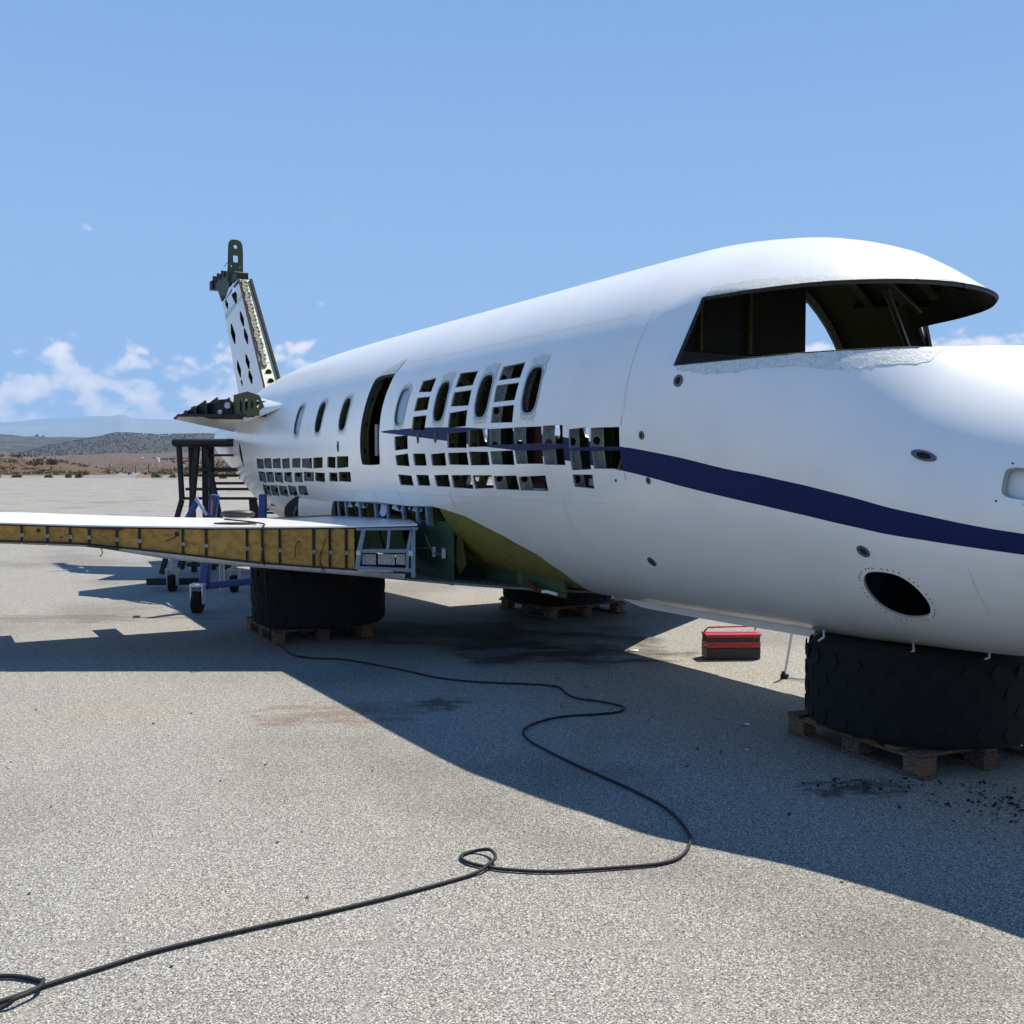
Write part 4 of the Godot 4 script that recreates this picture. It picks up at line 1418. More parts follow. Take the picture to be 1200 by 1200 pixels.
func make_root(fus: Node3D) -> void:
	# olive pressure hull showing where the fairing is gone
	var mb := MB.new()
	skin(mb, -3.76, -2.32, 20, deg_to_rad(-100), deg_to_rad(-22), 18, 0.012, [], [])
	obj("pressure_hull", mb, M.olive_hull, craft)
	mb = MB.new()
	for k in 18:
		var t0 := deg_to_rad(lerpf(-90, -25, k / 18.0))
		var t1 := deg_to_rad(lerpf(-90, -25, (k + 1) / 18.0))
		mb.bar(hull(-3.77, t0, 0.04), hull(-3.77, t1, 0.04), 0.03, 0.03, Vector3.FORWARD, 0.002)
	obj("hull_edge", mb, M.stiffener_dark, craft)
	# slot over the wing: dark wall with frames and perforated brackets
	mb = MB.new()
	skin(mb, -6.95, -3.7, 24, deg_to_rad(-60), deg_to_rad(-20), 10, 0.3, [], [], false)
	obj("slot_wall", mb, M.dark_inside, craft)
	for q in [[-6.22, 0.02], [-6.0, 0.025], [-5.62, 0.025], [-5.2, 0.035], [-4.92, 0.025], [-4.55, 0.035], [-4.25, 0.03], [-4.02, 0.06]]:
		mb = MB.new()
		mb.bar(loc(q[0], 1.075, 1.265), loc(q[0], 1.06, 1.1), q[1], 0.04, Vector3.FORWARD)
		obj("slot_frame", mb, M.blue_grey_primer, craft)
	for q in [[-6.08, -5.85, 0.055], [-5.78, -5.48, 0.05], [-5.14, -5.0, 0.12], [-4.85, -4.55, 0.05], [-4.48, -4.2, 0.04]]:
		mb = MB.new()
		var bx := []
		for k in 3:
			var z0: float = 0.2 + 0.22 * k
			bx.append(PackedVector2Array([Vector2(z0, 0.35), Vector2(z0 + 0.12, 0.35), Vector2(z0 + 0.12, 0.75), Vector2(z0, 0.75)]))
		var bracket := func(u: float, v: float) -> Vector3: return loc(lerpf(q[0], q[1], u), 1.065 - 0.02 * v, 1.265 - q[2] - 0.02 * u + q[2] * v)
		clip2(mb, 1, 1, [PackedVector2Array([Vector2(0, 0.15), Vector2(0.5, 0.0), Vector2(1, 0.25), Vector2(1, 1), Vector2(0, 1)])], bx if q[2] < 0.1 else [], bracket, Vector3.RIGHT)
		obj("slot_bracket", mb, M.pale_blue_paint, craft)
	mb = MB.new()
	for k in 16:
		var a := lerpf(-6.25, -3.9, k / 16.0)
		var b := lerpf(-6.25, -3.9, (k + 1) / 16.0)
		mb.bar(hull(a, deg_to_rad(-27.0), 0.02), hull(b, deg_to_rad(-27.0), 0.02), 0.02, 0.02)
	obj("slot_rail", mb, M.blue_grey_primer, craft)
	# keel box side in green, riveted plate below the hull
	mb = MB.new()
	mb.plate(PackedVector2Array([Vector2(3.74, 0.60), Vector2(4.6, 0.60), Vector2(4.6, 1.12), Vector2(4.2, 1.14), Vector2(3.74, 1.14)]), Transform3D(Basis(Vector3(0, 0, 1), Vector3.UP, Vector3(-1, 0, 0)), Vector3(0.98, 0, 0)), 0.02)
	obj("keel_box_side", mb, M.green_primer, craft)
	mb = MB.new()
	for q in [[3.98, 1.06, 4.0, 0.72, 0.02], [4.22, 1.1, 4.2, 0.75, 0.025]]:
		mb.bar(Vector3(1.0, q[1], q[0]), Vector3(1.0, q[3], q[2]), q[4], 0.02, Vector3.RIGHT)
	obj("box_stiffener", mb, M.dark_green, craft)
	mb = MB.new()
	mb.tube([Vector3(1.0, 0.88, 4.45), Vector3(1.04, 0.885, 4.25), Vector3(1.01, 0.9, 4.1)], 0.01, 8)
	mb.tube([Vector3(1.0, 1.02, 4.25), Vector3(1.02, 0.95, 4.16), Vector3(1.02, 0.86, 4.04), Vector3(1.02, 0.85, 3.86), Vector3(1.02, 0.92, 3.83)], 0.009, 8)
	obj("pipe", mb, M.dull_metal, craft)
	for z in [4.03, 3.84]:
		mb = MB.new()
		mb.box(Vector3(1.02, 0.87, z), Vector3(0.03, 0.09, 0.02))
		obj("pipe_clip", mb, M.white_plastic, craft)
	mb = MB.new()
	mb.plate(PackedVector2Array([Vector2(2.62, 0.585), Vector2(3.9, 0.60), Vector2(3.9, 0.95), Vector2(3.6, 0.85), Vector2(2.62, 0.72)]), Transform3D(Basis(Vector3(0, 0, 1), Vector3.UP, Vector3(-1, 0, 0)), Vector3(0.56, 0, 0)), 0.02)
	obj("riveted_plate", mb, M.dark_green, craft)
	mb = MB.new()
	for k in 10:
		for j in 4:
			mb.box(Vector3(0.572, 0.63 + k * 0.011, 3.28 + j * 0.02), Vector3(0.004, 0.006, 0.008), Basis(), 0.0)
	obj("rivets", mb, M.dull_metal, craft).set_meta("kind", "stuff")
	mb = MB.new()
	mb.plate(PackedVector2Array([Vector2(3.6, 0.78), Vector2(3.68, 1.04), Vector2(3.78, 0.98), Vector2(3.84, 0.86), Vector2(3.7, 0.70)]), Transform3D(Basis(Vector3(0, 0, 1), Vector3.UP, Vector3(-1, 0, 0)), Vector3(0.93, 0, 0)), 0.015)
	obj("web_flap", mb, M.olive_primer, craft)
	# belly pan under the centre section
	mb = MB.new()
	var surf_3 := func(u: float, v: float) -> Vector3:
		var l := lerpf(-1.75, 1.75, u)
		return loc(lerpf(-2.72 - 0.70 * absf(l), -6.6, v), l, 0.575 + 0.128 * pow(absf(l) / 1.75, 1.6))
	sheet(mb, surf_3, 28, 8, Vector3(0, 0.02, 0))
	obj("belly_pan", mb, M.belly_dark, craft)
	# red and white hose ends hanging out below the hull
	mb = MB.new()
	mb.tube([loc(-3.1, 0.62, 0.66), loc(-3.0, 0.64, 0.65), loc(-2.92, 0.63, 0.63), loc(-2.84, 0.64, 0.62)], 0.022, 8)
	mb.tube([loc(-3.08, 0.63, 0.68), loc(-2.98, 0.65, 0.66), loc(-2.9, 0.66, 0.63)], 0.012, 8)
	obj("hose_end", mb, M.dark_red, craft)
	mb = MB.new()
	mb.tube([loc(-2.84, 0.64, 0.62), loc(-2.78, 0.63, 0.625), loc(-2.66, 0.62, 0.615)], 0.014, 8)
	obj("hose_end", mb, M.white_plastic, craft)
	# flat fairing panel aft of the slot and the dark end of the fairing
	mb = MB.new()
	var panel := func(u: float, v: float) -> Vector3: return hull(lerpf(-7.47, -6.28, u) - 0.42 * v, deg_to_rad(lerpf(-27.6, -45.0, v)), -0.012 - 0.11 * v)
	sheet(mb, panel, 8, 5, Vector3(-0.006, 0, 0))
	obj("fairing_panel", mb, M.white_paint, craft)
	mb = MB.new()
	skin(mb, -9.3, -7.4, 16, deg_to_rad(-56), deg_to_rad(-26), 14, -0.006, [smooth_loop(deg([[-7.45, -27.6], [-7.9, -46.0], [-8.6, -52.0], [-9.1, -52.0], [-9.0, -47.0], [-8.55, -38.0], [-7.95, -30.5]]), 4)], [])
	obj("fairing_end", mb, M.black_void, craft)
	mb = MB.new()
	for q in [[[-7.75, -33.5], [-8.15, -40.0]], [[-8.15, -40.0], [-8.2, -45.0]], [[-7.7, -34.0], [-7.95, -41.0]], [[-7.95, -41.0], [-8.2, -44.5]]]:
		mb.bar(hull(q[0][0], deg_to_rad(q[0][1]), -0.02), hull(q[1][0], deg_to_rad(q[1][1]), -0.02), 0.02, 0.02)
	obj("end_brace", mb, M.blue_grey_primer, craft)

# ------------------------------------------------------------------ fin and engine pylon
func fin_pt(u: float, v: float, side: float) -> Vector3:
	# u from the rear edge to the front spar, v from the root up
	var s := lerpf(lerpf(-13.29, -11.61, u), lerpf(-14.70, -13.46, u), v)
	var h := lerpf(2.45, lerpf(4.72, 4.82, u), v)
	var th := lerpf(lerpf(0.10, 0.15, u), lerpf(0.07, 0.105, u), v)
	return loc(s, side * th, h)

func clip2(mb: MB, nu: int, nv: int, inc: Array, exc: Array, f: Callable, nn: Vector3) -> void:
	for i in nu:
		for j in nv:
			var q := PackedVector2Array([Vector2(i / float(nu), j / float(nv)), Vector2((i + 1) / float(nu), j / float(nv)), Vector2((i + 1) / float(nu), (j + 1) / float(nv)), Vector2(i / float(nu), (j + 1) / float(nv))])
			var ps := [q]
			if inc.size():
				ps = []
				for k in inc: ps.append_array(Geometry2D.intersect_polygons(q, k))
			for k in exc:
				var nx := []
				for p in ps: nx.append_array(Geometry2D.clip_polygons(p, k))
				ps = nx
			for p in ps:
				var idx := Geometry2D.triangulate_polygon(p)
				for k in range(0, idx.size(), 3):
					mb.tris(f.call(p[idx[k]].x, p[idx[k]].y), f.call(p[idx[k + 1]].x, p[idx[k + 1]].y), f.call(p[idx[k + 2]].x, p[idx[k + 2]].y), nn, nn, nn)

func make_fin() -> void:
	var fin := part("fin", craft)
	var holes := []
	for q in [[0.66, 0.915, 0.13, 0.075], [0.2, 0.90, 0.08, 0.045], [0.24, 0.65, 0.10, 0.09], [0.77, 0.71, 0.085, 0.066], [0.78, 0.575, 0.085, 0.066], [0.21, 0.37, 0.08, 0.072], [0.62, 0.395, 0.08, 0.062], [0.61, 0.28, 0.08, 0.055], [0.22, 0.265, 0.04, 0.028]]:
		holes.append(PackedVector2Array([Vector2(q[0] - q[2], q[1] + q[3] * 0.15), Vector2(q[0] - q[2] * 0.35, q[1] - q[3] * 0.8), Vector2(q[0] + q[2] * 0.2, q[1] - q[3]), Vector2(q[0] + q[2], q[1] - q[3] * 0.15), Vector2(q[0] + q[2] * 0.35, q[1] + q[3] * 0.8), Vector2(q[0] - q[2] * 0.2, q[1] + q[3])]))
	var blue := PackedVector2Array([Vector2(0.1, 0.925), Vector2(0.4, 0.95), Vector2(0.7, 0.962), Vector2(1.02, 0.965), Vector2(1.02, 0.998), Vector2(0.8, 0.99), Vector2(0.45, 0.968), Vector2(0.1, 0.932)])
	var pale := PackedVector2Array([Vector2(-0.02, 0.79), Vector2(1.02, 0.85), Vector2(1.02, 0.875), Vector2(0.5, 0.86), Vector2(-0.02, 0.835)])
	var map := func(u: float, v: float) -> Vector3: return fin_pt(u, v, 1.0)
	var top_cut := PackedVector2Array([Vector2(-0.1, 0.94), Vector2(0.22, 0.955), Vector2(0.5, 1.01), Vector2(0.5, 1.2), Vector2(-0.1, 1.2)])
	var mb := MB.new()
	var ex := holes.duplicate()
	ex.append_array([blue, pale, top_cut])
	clip2(mb, 6, 14, [], ex, map, Vector3(1, 0, 0.05).normalized())
	obj("side_skin", mb, M.white_paint, fin)
	mb = MB.new()
	ex = holes.duplicate()
	ex.append(top_cut)
	clip2(mb, 6, 14, [blue], ex, map, Vector3(1, 0, 0.05).normalized())
	obj("blue_band", mb, M.blue_paint, fin)
	mb = MB.new()
	clip2(mb, 6, 14, [pale], ex, map, Vector3(1, 0, 0.05).normalized())
	obj("pale_band", mb, M.pale_blue_paint, fin)
	mb = MB.new()
	clip2(mb, 6, 14, [], [top_cut], func(u: float, v: float) -> Vector3: return fin_pt(u, v, -1.0), Vector3(-1, 0, 0))
	obj("side_skin", mb, M.white_paint, fin)
	mb = MB.new()
	for k in 10:
		mb.quad(fin_pt(0.02, k / 10.0, 0.98), fin_pt(0.02, k / 10.0, -0.98), fin_pt(0.02, (k + 1) / 10.0, -0.98), fin_pt(0.02, (k + 1) / 10.0, 0.98))
		mb.quad(fin_pt(0.0, k / 10.0, -0.93), fin_pt(1.0, k / 10.0, -0.93), fin_pt(1.0, (k + 1) / 10.0, -0.93), fin_pt(0.0, (k + 1) / 10.0, -0.93))
	obj("added_black_liner", mb, M.black_void, fin)  # black lining added behind the skin so its holes look dark inside
	# open front spar: pale web, dark torn foam, bright rivet line, holes
	var fp := func(x: float, v: float, fwd: float) -> Vector3:
		var a := fin_pt(1.0, v, 1.0)
		var b := fin_pt(1.0, v, -1.0)
		return b.lerp(a, x * 0.5 + 0.5) + Vector3(0, fwd * 0.55, -fwd)
	mb = MB.new()
	for k in 20:
		mb.quad(fp.call(-1.0, k / 20.0, 0.0), fp.call(1.0, k / 20.0, 0.0), fp.call(1.0, (k + 1) / 20.0, 0.0), fp.call(-1.0, (k + 1) / 20.0, 0.0))
	obj("front_spar", mb, M.pale_green, fin)
	mb = MB.new()
	for k in 26:
		var v0 := lerpf(0.33, 0.99, k / 26.0)
		var v1 := lerpf(0.33, 0.99, (k + 1) / 26.0)
		var wob := 0.12 * sin(k * 1.7) + rng.randf_range(-0.08, 0.08)
		mb.bar(fp.call(0.28 + wob, v0, 0.02), fp.call(0.28 + 0.12 * sin((k + 1) * 1.7), v1, 0.02), 0.025, 0.095 if k > 4 else 0.07, Vector3.RIGHT)
	obj("torn_foam", mb, M.stiffener_dark, fin)
	for k in 22:
		mb = MB.new()
		mb.box(fp.call(-0.12 + 0.1 * (k % 2), lerpf(0.35, 0.97, k / 21.0), 0.035), Vector3(0.03, 0.018, 0.02))
		obj("rivet_clip", mb, M.pale_green, fin)
	mb = MB.new()
	for k in 14:
		mb.bar(fp.call(-1.0, k / 14.0, 0.02), fp.call(-1.0, (k + 1) / 14.0, 0.02), 0.03, 0.05, Vector3.RIGHT)
	obj("edge_angle", mb, M.black_void, fin)  # port edge coloured black to stand in for shade on it
	mb = MB.new()
	for k in 14:
		mb.bar(fp.call(0.96, k / 14.0, 0.02), fp.call(0.96, (k + 1) / 14.0, 0.02), 0.012, 0.03, Vector3.RIGHT)
	obj("edge_angle", mb, M.black_void, fin)
	for v in [0.29, 0.225]:
		mb = MB.new()
		var p: Vector3 = fp.call(0.0, v, 0.004)
		mb.cyl(p, p + Vector3(0, 0.0, -0.012), 0.05, 0.05, 16)
		obj("lightening_hole", mb, M.black_void, fin)
	# mast bracket on top with a square and a round opening
	var plate := PackedVector2Array([Vector2(-0.105, 4.86), Vector2(0.125, 4.86), Vector2(0.115, 5.1), Vector2(0.10, 5.5), Vector2(0.07, 5.57), Vector2(-0.06, 5.57), Vector2(-0.095, 5.53), Vector2(-0.108, 5.42)])
	var hs := [PackedVector2Array([Vector2(-0.045, 5.2), Vector2(0.04, 5.2), Vector2(0.045, 5.32), Vector2(-0.045, 5.32)])]
	var rd := PackedVector2Array()
	for k in 14: rd.append(Vector2(0.0 + 0.035 * cos(TAU * k / 14), 5.47 + 0.035 * sin(TAU * k / 14)))
	hs.append(rd)
	for q in [[0.075, 5.13], [-0.08, 5.12]]:
		var sm := PackedVector2Array()
		for k in 8: sm.append(Vector2(q[0] + 0.016 * cos(TAU * k / 8), q[1] + 0.016 * sin(TAU * k / 8)))
		hs.append(sm)
	mb = MB.new()
	for e in [-0.01, 0.02]:
		clip2(mb, 4, 7, [scaled(plate)], scaled_all(hs), func(u: float, v: float) -> Vector3: return loc(-14.0 + e, (u - 0.5) * 0.3, 4.8 + v * 0.8), Vector3(0, 0, -1) if e > 0 else Vector3(0, 0, 1))
	obj("mast_bracket", mb, M.dark_green, fin)
	mb = MB.new()
	for k in plate.size():
		var a := plate[k]
		var b := plate[(k + 1) % plate.size()]
		mb.bar(loc(-13.995, a.x, a.y), loc(-13.995, b.x, b.y), 0.05, 0.012, Vector3.FORWARD)
	obj("bracket_flange", mb, M.dark_green, fin)
	mb = MB.new()
	mb.box(loc(-13.8, 0, 4.9), Vector3(0.2, 0.12, 0.5))
	for k in 7:
		mb.box(loc(-13.7 - rng.randf() * 0.5, rng.randf_range(-0.09, 0.09), 4.96 + rng.randf_range(-0.04, 0.05)), Vector3(0.05, 0.08, 0.07), Basis(Vector3.UP, rng.randf()))
	obj("hinge_block", mb, M.stiffener_dark, fin)
	mb = MB.new()
	mb.plate(PackedVector2Array([Vector2(14.2, 4.75), Vector2(14.75, 4.62), Vector2(15.0, 4.85), Vector2(15.35, 4.95), Vector2(15.35, 5.08), Vector2(14.9, 5.06), Vector2(14.2, 5.1)]), Transform3D(Basis(Vector3(0, 0, 1), Vector3.UP, Vector3(-1, 0, 0)), Vector3(0.03, 0, 0)), 0.05)
	for k in 6:
		mb.box(loc(-14.5 - k * 0.15, 0.03, 5.08 + 0.03 * (k % 2)), Vector3(0.1, 0.1, 0.05))
	mb.box(loc(-15.35, 0.03, 5.0), Vector3(0.14, 0.17, 0.16))
	obj("rudder_hinge", mb, M.stiffener_dark, fin)
	mb = MB.new()
	mb.tube([loc(-14.0, 0.1, 5.2), loc(-14.0, 0.16, 5.17), loc(-14.0, 0.2, 5.1)], 0.006, 6)
	obj("loose_wire", mb, M.cable_black, fin)

func scaled(p: PackedVector2Array) -> PackedVector2Array:
	var o := PackedVector2Array()
	for q in p: o.append(Vector2(q.x / 0.3 + 0.5, (q.y - 4.8) / 0.8))
	return o

func scaled_all(a: Array) -> Array:
	var o := []
	for p in a: o.append(scaled(p))
	return o

func make_pylon() -> void:
	var py := part("engine_pylon", craft)
	var root_f := loc(-8.75, 1.0, 2.26)
	var root_r := loc(-11.2, 0.82, 2.14)
	var tip := loc(-10.1, 1.86, 2.30)
	var tip_r := loc(-10.6, 1.80, 2.28)
	var mb := MB.new()
	for e in [0.0, 0.02]:
		var o := Vector3(0, e, 0)
		mb.quad(root_f + o, root_r + o, tip_r + o, tip + o)
	obj("lower_skin", mb, M.white_paint, py)
	mb = MB.new()
	mb.bar(root_f + Vector3(0, 0.01, 0), tip + Vector3(0, 0.012, 0), 0.05, 0.035)
	mb.bar(tip + Vector3(0, 0.012, 0), tip_r + Vector3(0, 0.012, 0), 0.03, 0.03)
	obj("edge_cap", mb, M.black_steel, py)
	# a stained, open patch in the lower skin
	mb = MB.new()
	var P := func(u: float, v: float) -> Vector3: return root_f.lerp(tip, u).lerp(root_r.lerp(tip_r, u), v) + Vector3(0, -0.004, 0)
	mb.quad(P.call(0.28, 0.03), P.call(0.72, 0.05), P.call(0.6, 0.28), P.call(0.24, 0.2))
	mb.quad(P.call(0.1, 0.02), P.call(0.26, 0.03), P.call(0.2, 0.12), P.call(0.12, 0.1))
	obj("open_patch", mb, M.black_void, py)
	# torn ribs standing across the pylon
	var ribs := [[0.18, 0.27, 0.7], [0.3, 0.26, 0.8], [0.42, 0.24, 0.9], [0.55, 0.27, 0.9], [0.68, 0.23, 0.9], [0.80, 0.17, 0.8], [0.9, 0.10, 0.7]]
	for q in ribs:
		var a := root_f.lerp(tip, q[0])
		var b := root_r.lerp(tip_r, q[0])
		var d := (b - a).normalized()
		mb = MB.new()
		var ln: float = (b - a).length() * q[2]
		mb.plate(PackedVector2Array([Vector2(0, 0.02), Vector2(ln, 0.02), Vector2(ln, q[1] * 0.6), Vector2(ln * 0.6, q[1] * 0.95), Vector2(0.12, q[1] * rng.randf_range(0.85, 1.1)), Vector2(0.0, q[1] * 0.7)]), Transform3D(Basis(d, Vector3.UP, d.cross(Vector3.UP)), a), 0.012)
		obj("rib", mb, M.dark_inside, py)
	# front web in torn lengths
	for q in [[0.02, 0.32, 0.2, 0.18], [0.34, 0.46, 0.16, 0.15], [0.46, 0.56, 0.23, 0.15], [0.57, 0.76, 0.18, 0.17], [0.76, 0.98, 0.16, 0.02]]:
		var a := root_f.lerp(tip, q[0])
		var b := root_f.lerp(tip, q[1])
		var back := Vector3(-0.04, 0.0, 0.1)
		mb = MB.new()
		mb.quad(a + back, b + back, b + back + Vector3(0, q[3], 0.03), a + back + Vector3(0, q[2], 0.03))
		mb.bar(a + back + Vector3(0, q[2], 0.03), b + back + Vector3(0, q[3], 0.03), 0.02, 0.02)
		obj("torn_web", mb, M.stiffener_dark, py)
	# engine mount plate with a round hole and slotted frame at the root
	var fr := PackedVector2Array([Vector2(0.0, 0.0), Vector2(0.62, 0.0), Vector2(0.66, 0.1), Vector2(0.56, 0.24), Vector2(0.3, 0.30), Vector2(0.0, 0.27)])
	var hs := []
	for k in 4:
		var sl := PackedVector2Array()
		for j in 12: sl.append(Vector2(0.16 + k * 0.12 + 0.028 * cos(TAU * j / 12), 0.14 + (0.09 - k * 0.014) * sin(TAU * j / 12)))
		hs.append(sl)
	var sc := []
	for p in hs:
		var o := PackedVector2Array()
		for q in p: o.append(Vector2(q.x / 0.7, q.y / 0.32))
		sc.append(o)
	var fo := PackedVector2Array()
	for q in fr: fo.append(Vector2(q.x / 0.7, q.y / 0.32))
	mb = MB.new()
	clip2(mb, 7, 3, [fo], sc, func(u: float, v: float) -> Vector3: return loc(-9.35 + u * 0.7, 1.32 - u * 0.22, 2.27 + v * 0.34), Vector3(0.8, 0, -0.6))
	obj("slotted_frame", mb, M.olive_primer, py)
	mb = MB.new()
	mb.plate(PackedVector2Array([Vector2(-0.10, -0.08), Vector2(0.11, -0.1), Vector2(0.13, 0.08), Vector2(0.08, 0.15), Vector2(-0.06, 0.16), Vector2(-0.11, 0.08)]), Transform3D(Basis(Vector3(0.9, 0, 0.43), Vector3.UP, Vector3(-0.43, 0, 0.9)), loc(-9.45, 1.40, 2.35)), 0.03)
	obj("mount_plate", mb, M.black_steel, py)
	for q in [[-0.03, 0.09, 0.045], [0.08, -0.02, 0.03]]:
		mb = MB.new()
		var c := loc(-9.43, 1.40 + q[0] * 0.9, 2.35 + q[1] * 0.8)
		mb.cyl(c, c + Vector3(0.02, 0, -0.045), q[2], q[2] * 0.9, 16)
		obj("mount_bush", mb, M.pale_steel, py)
	# white root fairing, running forward along the side
	mb = MB.new()
	var surf_4 := func(u: float, v: float) -> Vector3:
		var s := lerpf(-9.3, -8.05, u)
		var w := lerpf(0.30, 0.0, pow(u, 0.75))
		var base := hull(s, deg_to_rad(lerpf(34.0, 25.5, u)), -0.004)
		var low := hull(s, deg_to_rad(lerpf(17.0, 24.0, u)), -0.004)
		var bulge := sin(v * PI) * w * 0.5
		return base.lerp(low, v) + Vector3(w * (0.75 - 0.2 * v) + bulge * 0.3, 0, 0) * sin(clampf(v * 1.15, 0.0, 1.0) * PI * 0.5 + 0.25)
	sheet(mb, surf_4, 12, 10, Vector3(-0.01, -0.005, 0))
	obj("root_fairing", mb, M.white_paint, py)

# ------------------------------------------------------------------ things on the apron
func make_tyre(label: String, at: Vector3, r: float, height: float, turn: float) -> void:
	var t := thing("mining_tyre", label, "tyre", at, turn, "mining tyres lying under the aircraft")
	var mb := MB.new()
	var sh := 0.06
	mb.lathe([Vector2(r * 0.42, 0.12), Vector2(r * 0.40, 0.02), Vector2(r * 0.5, 0.0), Vector2(r * 0.84, -0.0), Vector2(r * 0.94, 0.02), Vector2(r * 0.972, 0.07), Vector2(r * 0.98, 0.2), Vector2(r * 0.98, 0.5), Vector2(r * 0.975, 0.8), Vector2(r * 0.955, 0.90), Vector2(r * 0.88, 0.97), Vector2(r * 0.72, 1.0), Vector2(r * 0.5, 1.0), Vector2(r * 0.40, 0.98), Vector2(r * 0.42, 0.88), Vector2(r * 0.55, 0.8), Vector2(r * 0.9, 0.6), Vector2(r * 0.9, 0.4), Vector2(r * 0.55, 0.2), Vector2(r * 0.42, 0.12)], Vector3.ZERO, Vector3(0, height, 0), 64, false, 60.0)
	obj("carcass", mb, M.rubber, t)
	mb = MB.new()
	var rows := 4
	for k in 26:
		for j in rows:
			var a := TAU * (k + 0.5 * (j % 2)) / 26
			var y := height * (0.17 + 0.66 * j / (rows - 1.0))
			var d := Vector3(cos(a), 0, sin(a))
			var b := Basis(Vector3(-sin(a), 0, cos(a)), Vector3.UP, Vector3(-sin(a), 0, cos(a)).cross(Vector3.UP))
			var hexa := PackedVector2Array()
			var w := r * rng.randf_range(0.085, 0.105)
			for q in [[-1.0, 0.2], [-0.35, 0.95], [0.6, 0.9], [1.0, -0.2], [0.35, -0.95], [-0.6, -0.9]]:
				hexa.append(Vector2(q[0] * w, q[1] * height * 0.095))
			mb.plate(hexa, Transform3D(b * Basis(Vector3(0, 0, 1), rng.randf_range(-0.25, 0.25)), d * r * 0.982 + Vector3(0, y, 0)), 0.004)
	obj("tread_lugs", mb, M.rubber, t).set_meta("kind", "stuff")

func make_pallet(label: String, near: Vector3, e1: Vector3, e2: Vector3, l1: float, l2: float) -> void:
	# boards run along e2; stringers along e1
	var t := thing("wooden_pallet", label, "pallet", near, 0.0, "wooden pallets under the tyres")
	e1 = e1.normalized()
	e2 = e2.normalized()
	var b := Basis(e2, Vector3.UP, e2.cross(Vector3.UP))
	for k in 3:
		for j in 3:
			var mb := MB.new()
			var p := e1 * lerpf(0.07, l1 - 0.07, k / 2.0) + e2 * lerpf(0.06, l2 - 0.06, j / 2.0)
			mb.box(p + Vector3(0, 0.022 + 0.036, 0), Vector3(0.10 + rng.randf_range(-0.01, 0.01), 0.074, 0.135), b, 0.004)
			obj("block", mb, M.pallet_wood if (k + j) % 2 == 0 else M.pallet_wood_grey, t)
	for j in 3:
		var mb := MB.new()
		mb.box(e1 * l1 * 0.5 + e2 * lerpf(0.06, l2 - 0.06, j / 2.0) + Vector3(0, 0.011, 0), Vector3(0.1, 0.022, l1), b, 0.003)
		obj("bottom_board", mb, M.pallet_wood_grey, t)
		mb = MB.new()
		mb.box(e1 * l1 * 0.5 + e2 * lerpf(0.06, l2 - 0.06, j / 2.0) + Vector3(0, 0.1055, 0), Vector3(0.1, 0.019, l1), b, 0.003)
		obj("stringer_board", mb, M.pallet_wood, t)
	for k in 7:
		var mb := MB.new()
		mb.box(e1 * lerpf(0.055, l1 - 0.055, k / 6.0) + e2 * (l2 * 0.5 + rng.randf_range(-0.006, 0.006)) + Vector3(0, 0.1255, 0), Vector3(l2, 0.019, 0.1 + rng.randf_range(-0.008, 0.012)), b * Basis(Vector3.UP, rng.randf_range(-0.012, 0.012)), 0.003)
		obj("deck_board", mb, M.pallet_wood if k % 3 else M.pallet_wood_grey, t)

func smooth_path(p: PackedVector3Array, per := 6) -> Array:
	var out := []
	for i in p.size() - 1:
		for k in per:
			out.append(p[i].cubic_interpolate(p[i + 1], p[maxi(i - 1, 0)], p[mini(i + 2, p.size() - 1)], float(k) / per))
	out.append(p[p.size() - 1])
	return out

func stain_or_shade_tex(sd: int) -> ImageTexture:
	var n := 192
	var img := Image.create(n, n, false, Image.FORMAT_RGBA8)
	var nz := FastNoiseLite.new()
	nz.seed = sd
	nz.frequency = 0.022
	nz.fractal_octaves = 5
	for y in n:
		for x in n:
			var d := Vector2(x - n * 0.5, y - n * 0.5).length() / (n * 0.5)
			var a := smoothstep(0.0, 1.0, 1.0 - d + nz.get_noise_2d(x, y) * 0.9)
			a *= smoothstep(1.0, 0.8, d)
			img.set_pixel(x, y, Color(1, 1, 1, a))
	return ImageTexture.create_from_image(img)

func make_stain_or_shade(label: String, at: Vector3, size: Vector2, turn: float, color: Color, alpha: float, tex: Texture2D, lift: float) -> void:
	var st := SurfaceTool.new()
	st.begin(Mesh.PRIMITIVE_TRIANGLES)
	var c := [Vector2(-0.5, -0.5), Vector2(0.5, -0.5), Vector2(0.5, 0.5), Vector2(-0.5, 0.5)]
	for k in [0, 1, 2, 0, 2, 3]:
		st.set_normal(Vector3.UP)
		st.set_uv(c[k] + Vector2(0.5, 0.5))
		st.add_vertex(Vector3(c[k].x * size.x, 0, c[k].y * size.y))
	var m := StandardMaterial3D.new()
	m.resource_name = "stain"  # shared by plain stains and the two wide ones that also paint shade
	m.albedo_color = Color(color.r, color.g, color.b, alpha)
	m.albedo_texture = tex
	m.transparency = BaseMaterial3D.TRANSPARENCY_ALPHA
	m.roughness = 0.8
	m.texture_repeat = false
	var o := MeshInstance3D.new()
	o.mesh = st.commit()
	o.mesh.surface_set_material(0, m)
	o.name = numbered("ground_stain_or_shade")
	add_child(o)
	o.position = at + Vector3(0, lift, 0)
	o.rotation.y = turn
	o.set_meta("kind", "stuff")
	tag(o, label, "stain")

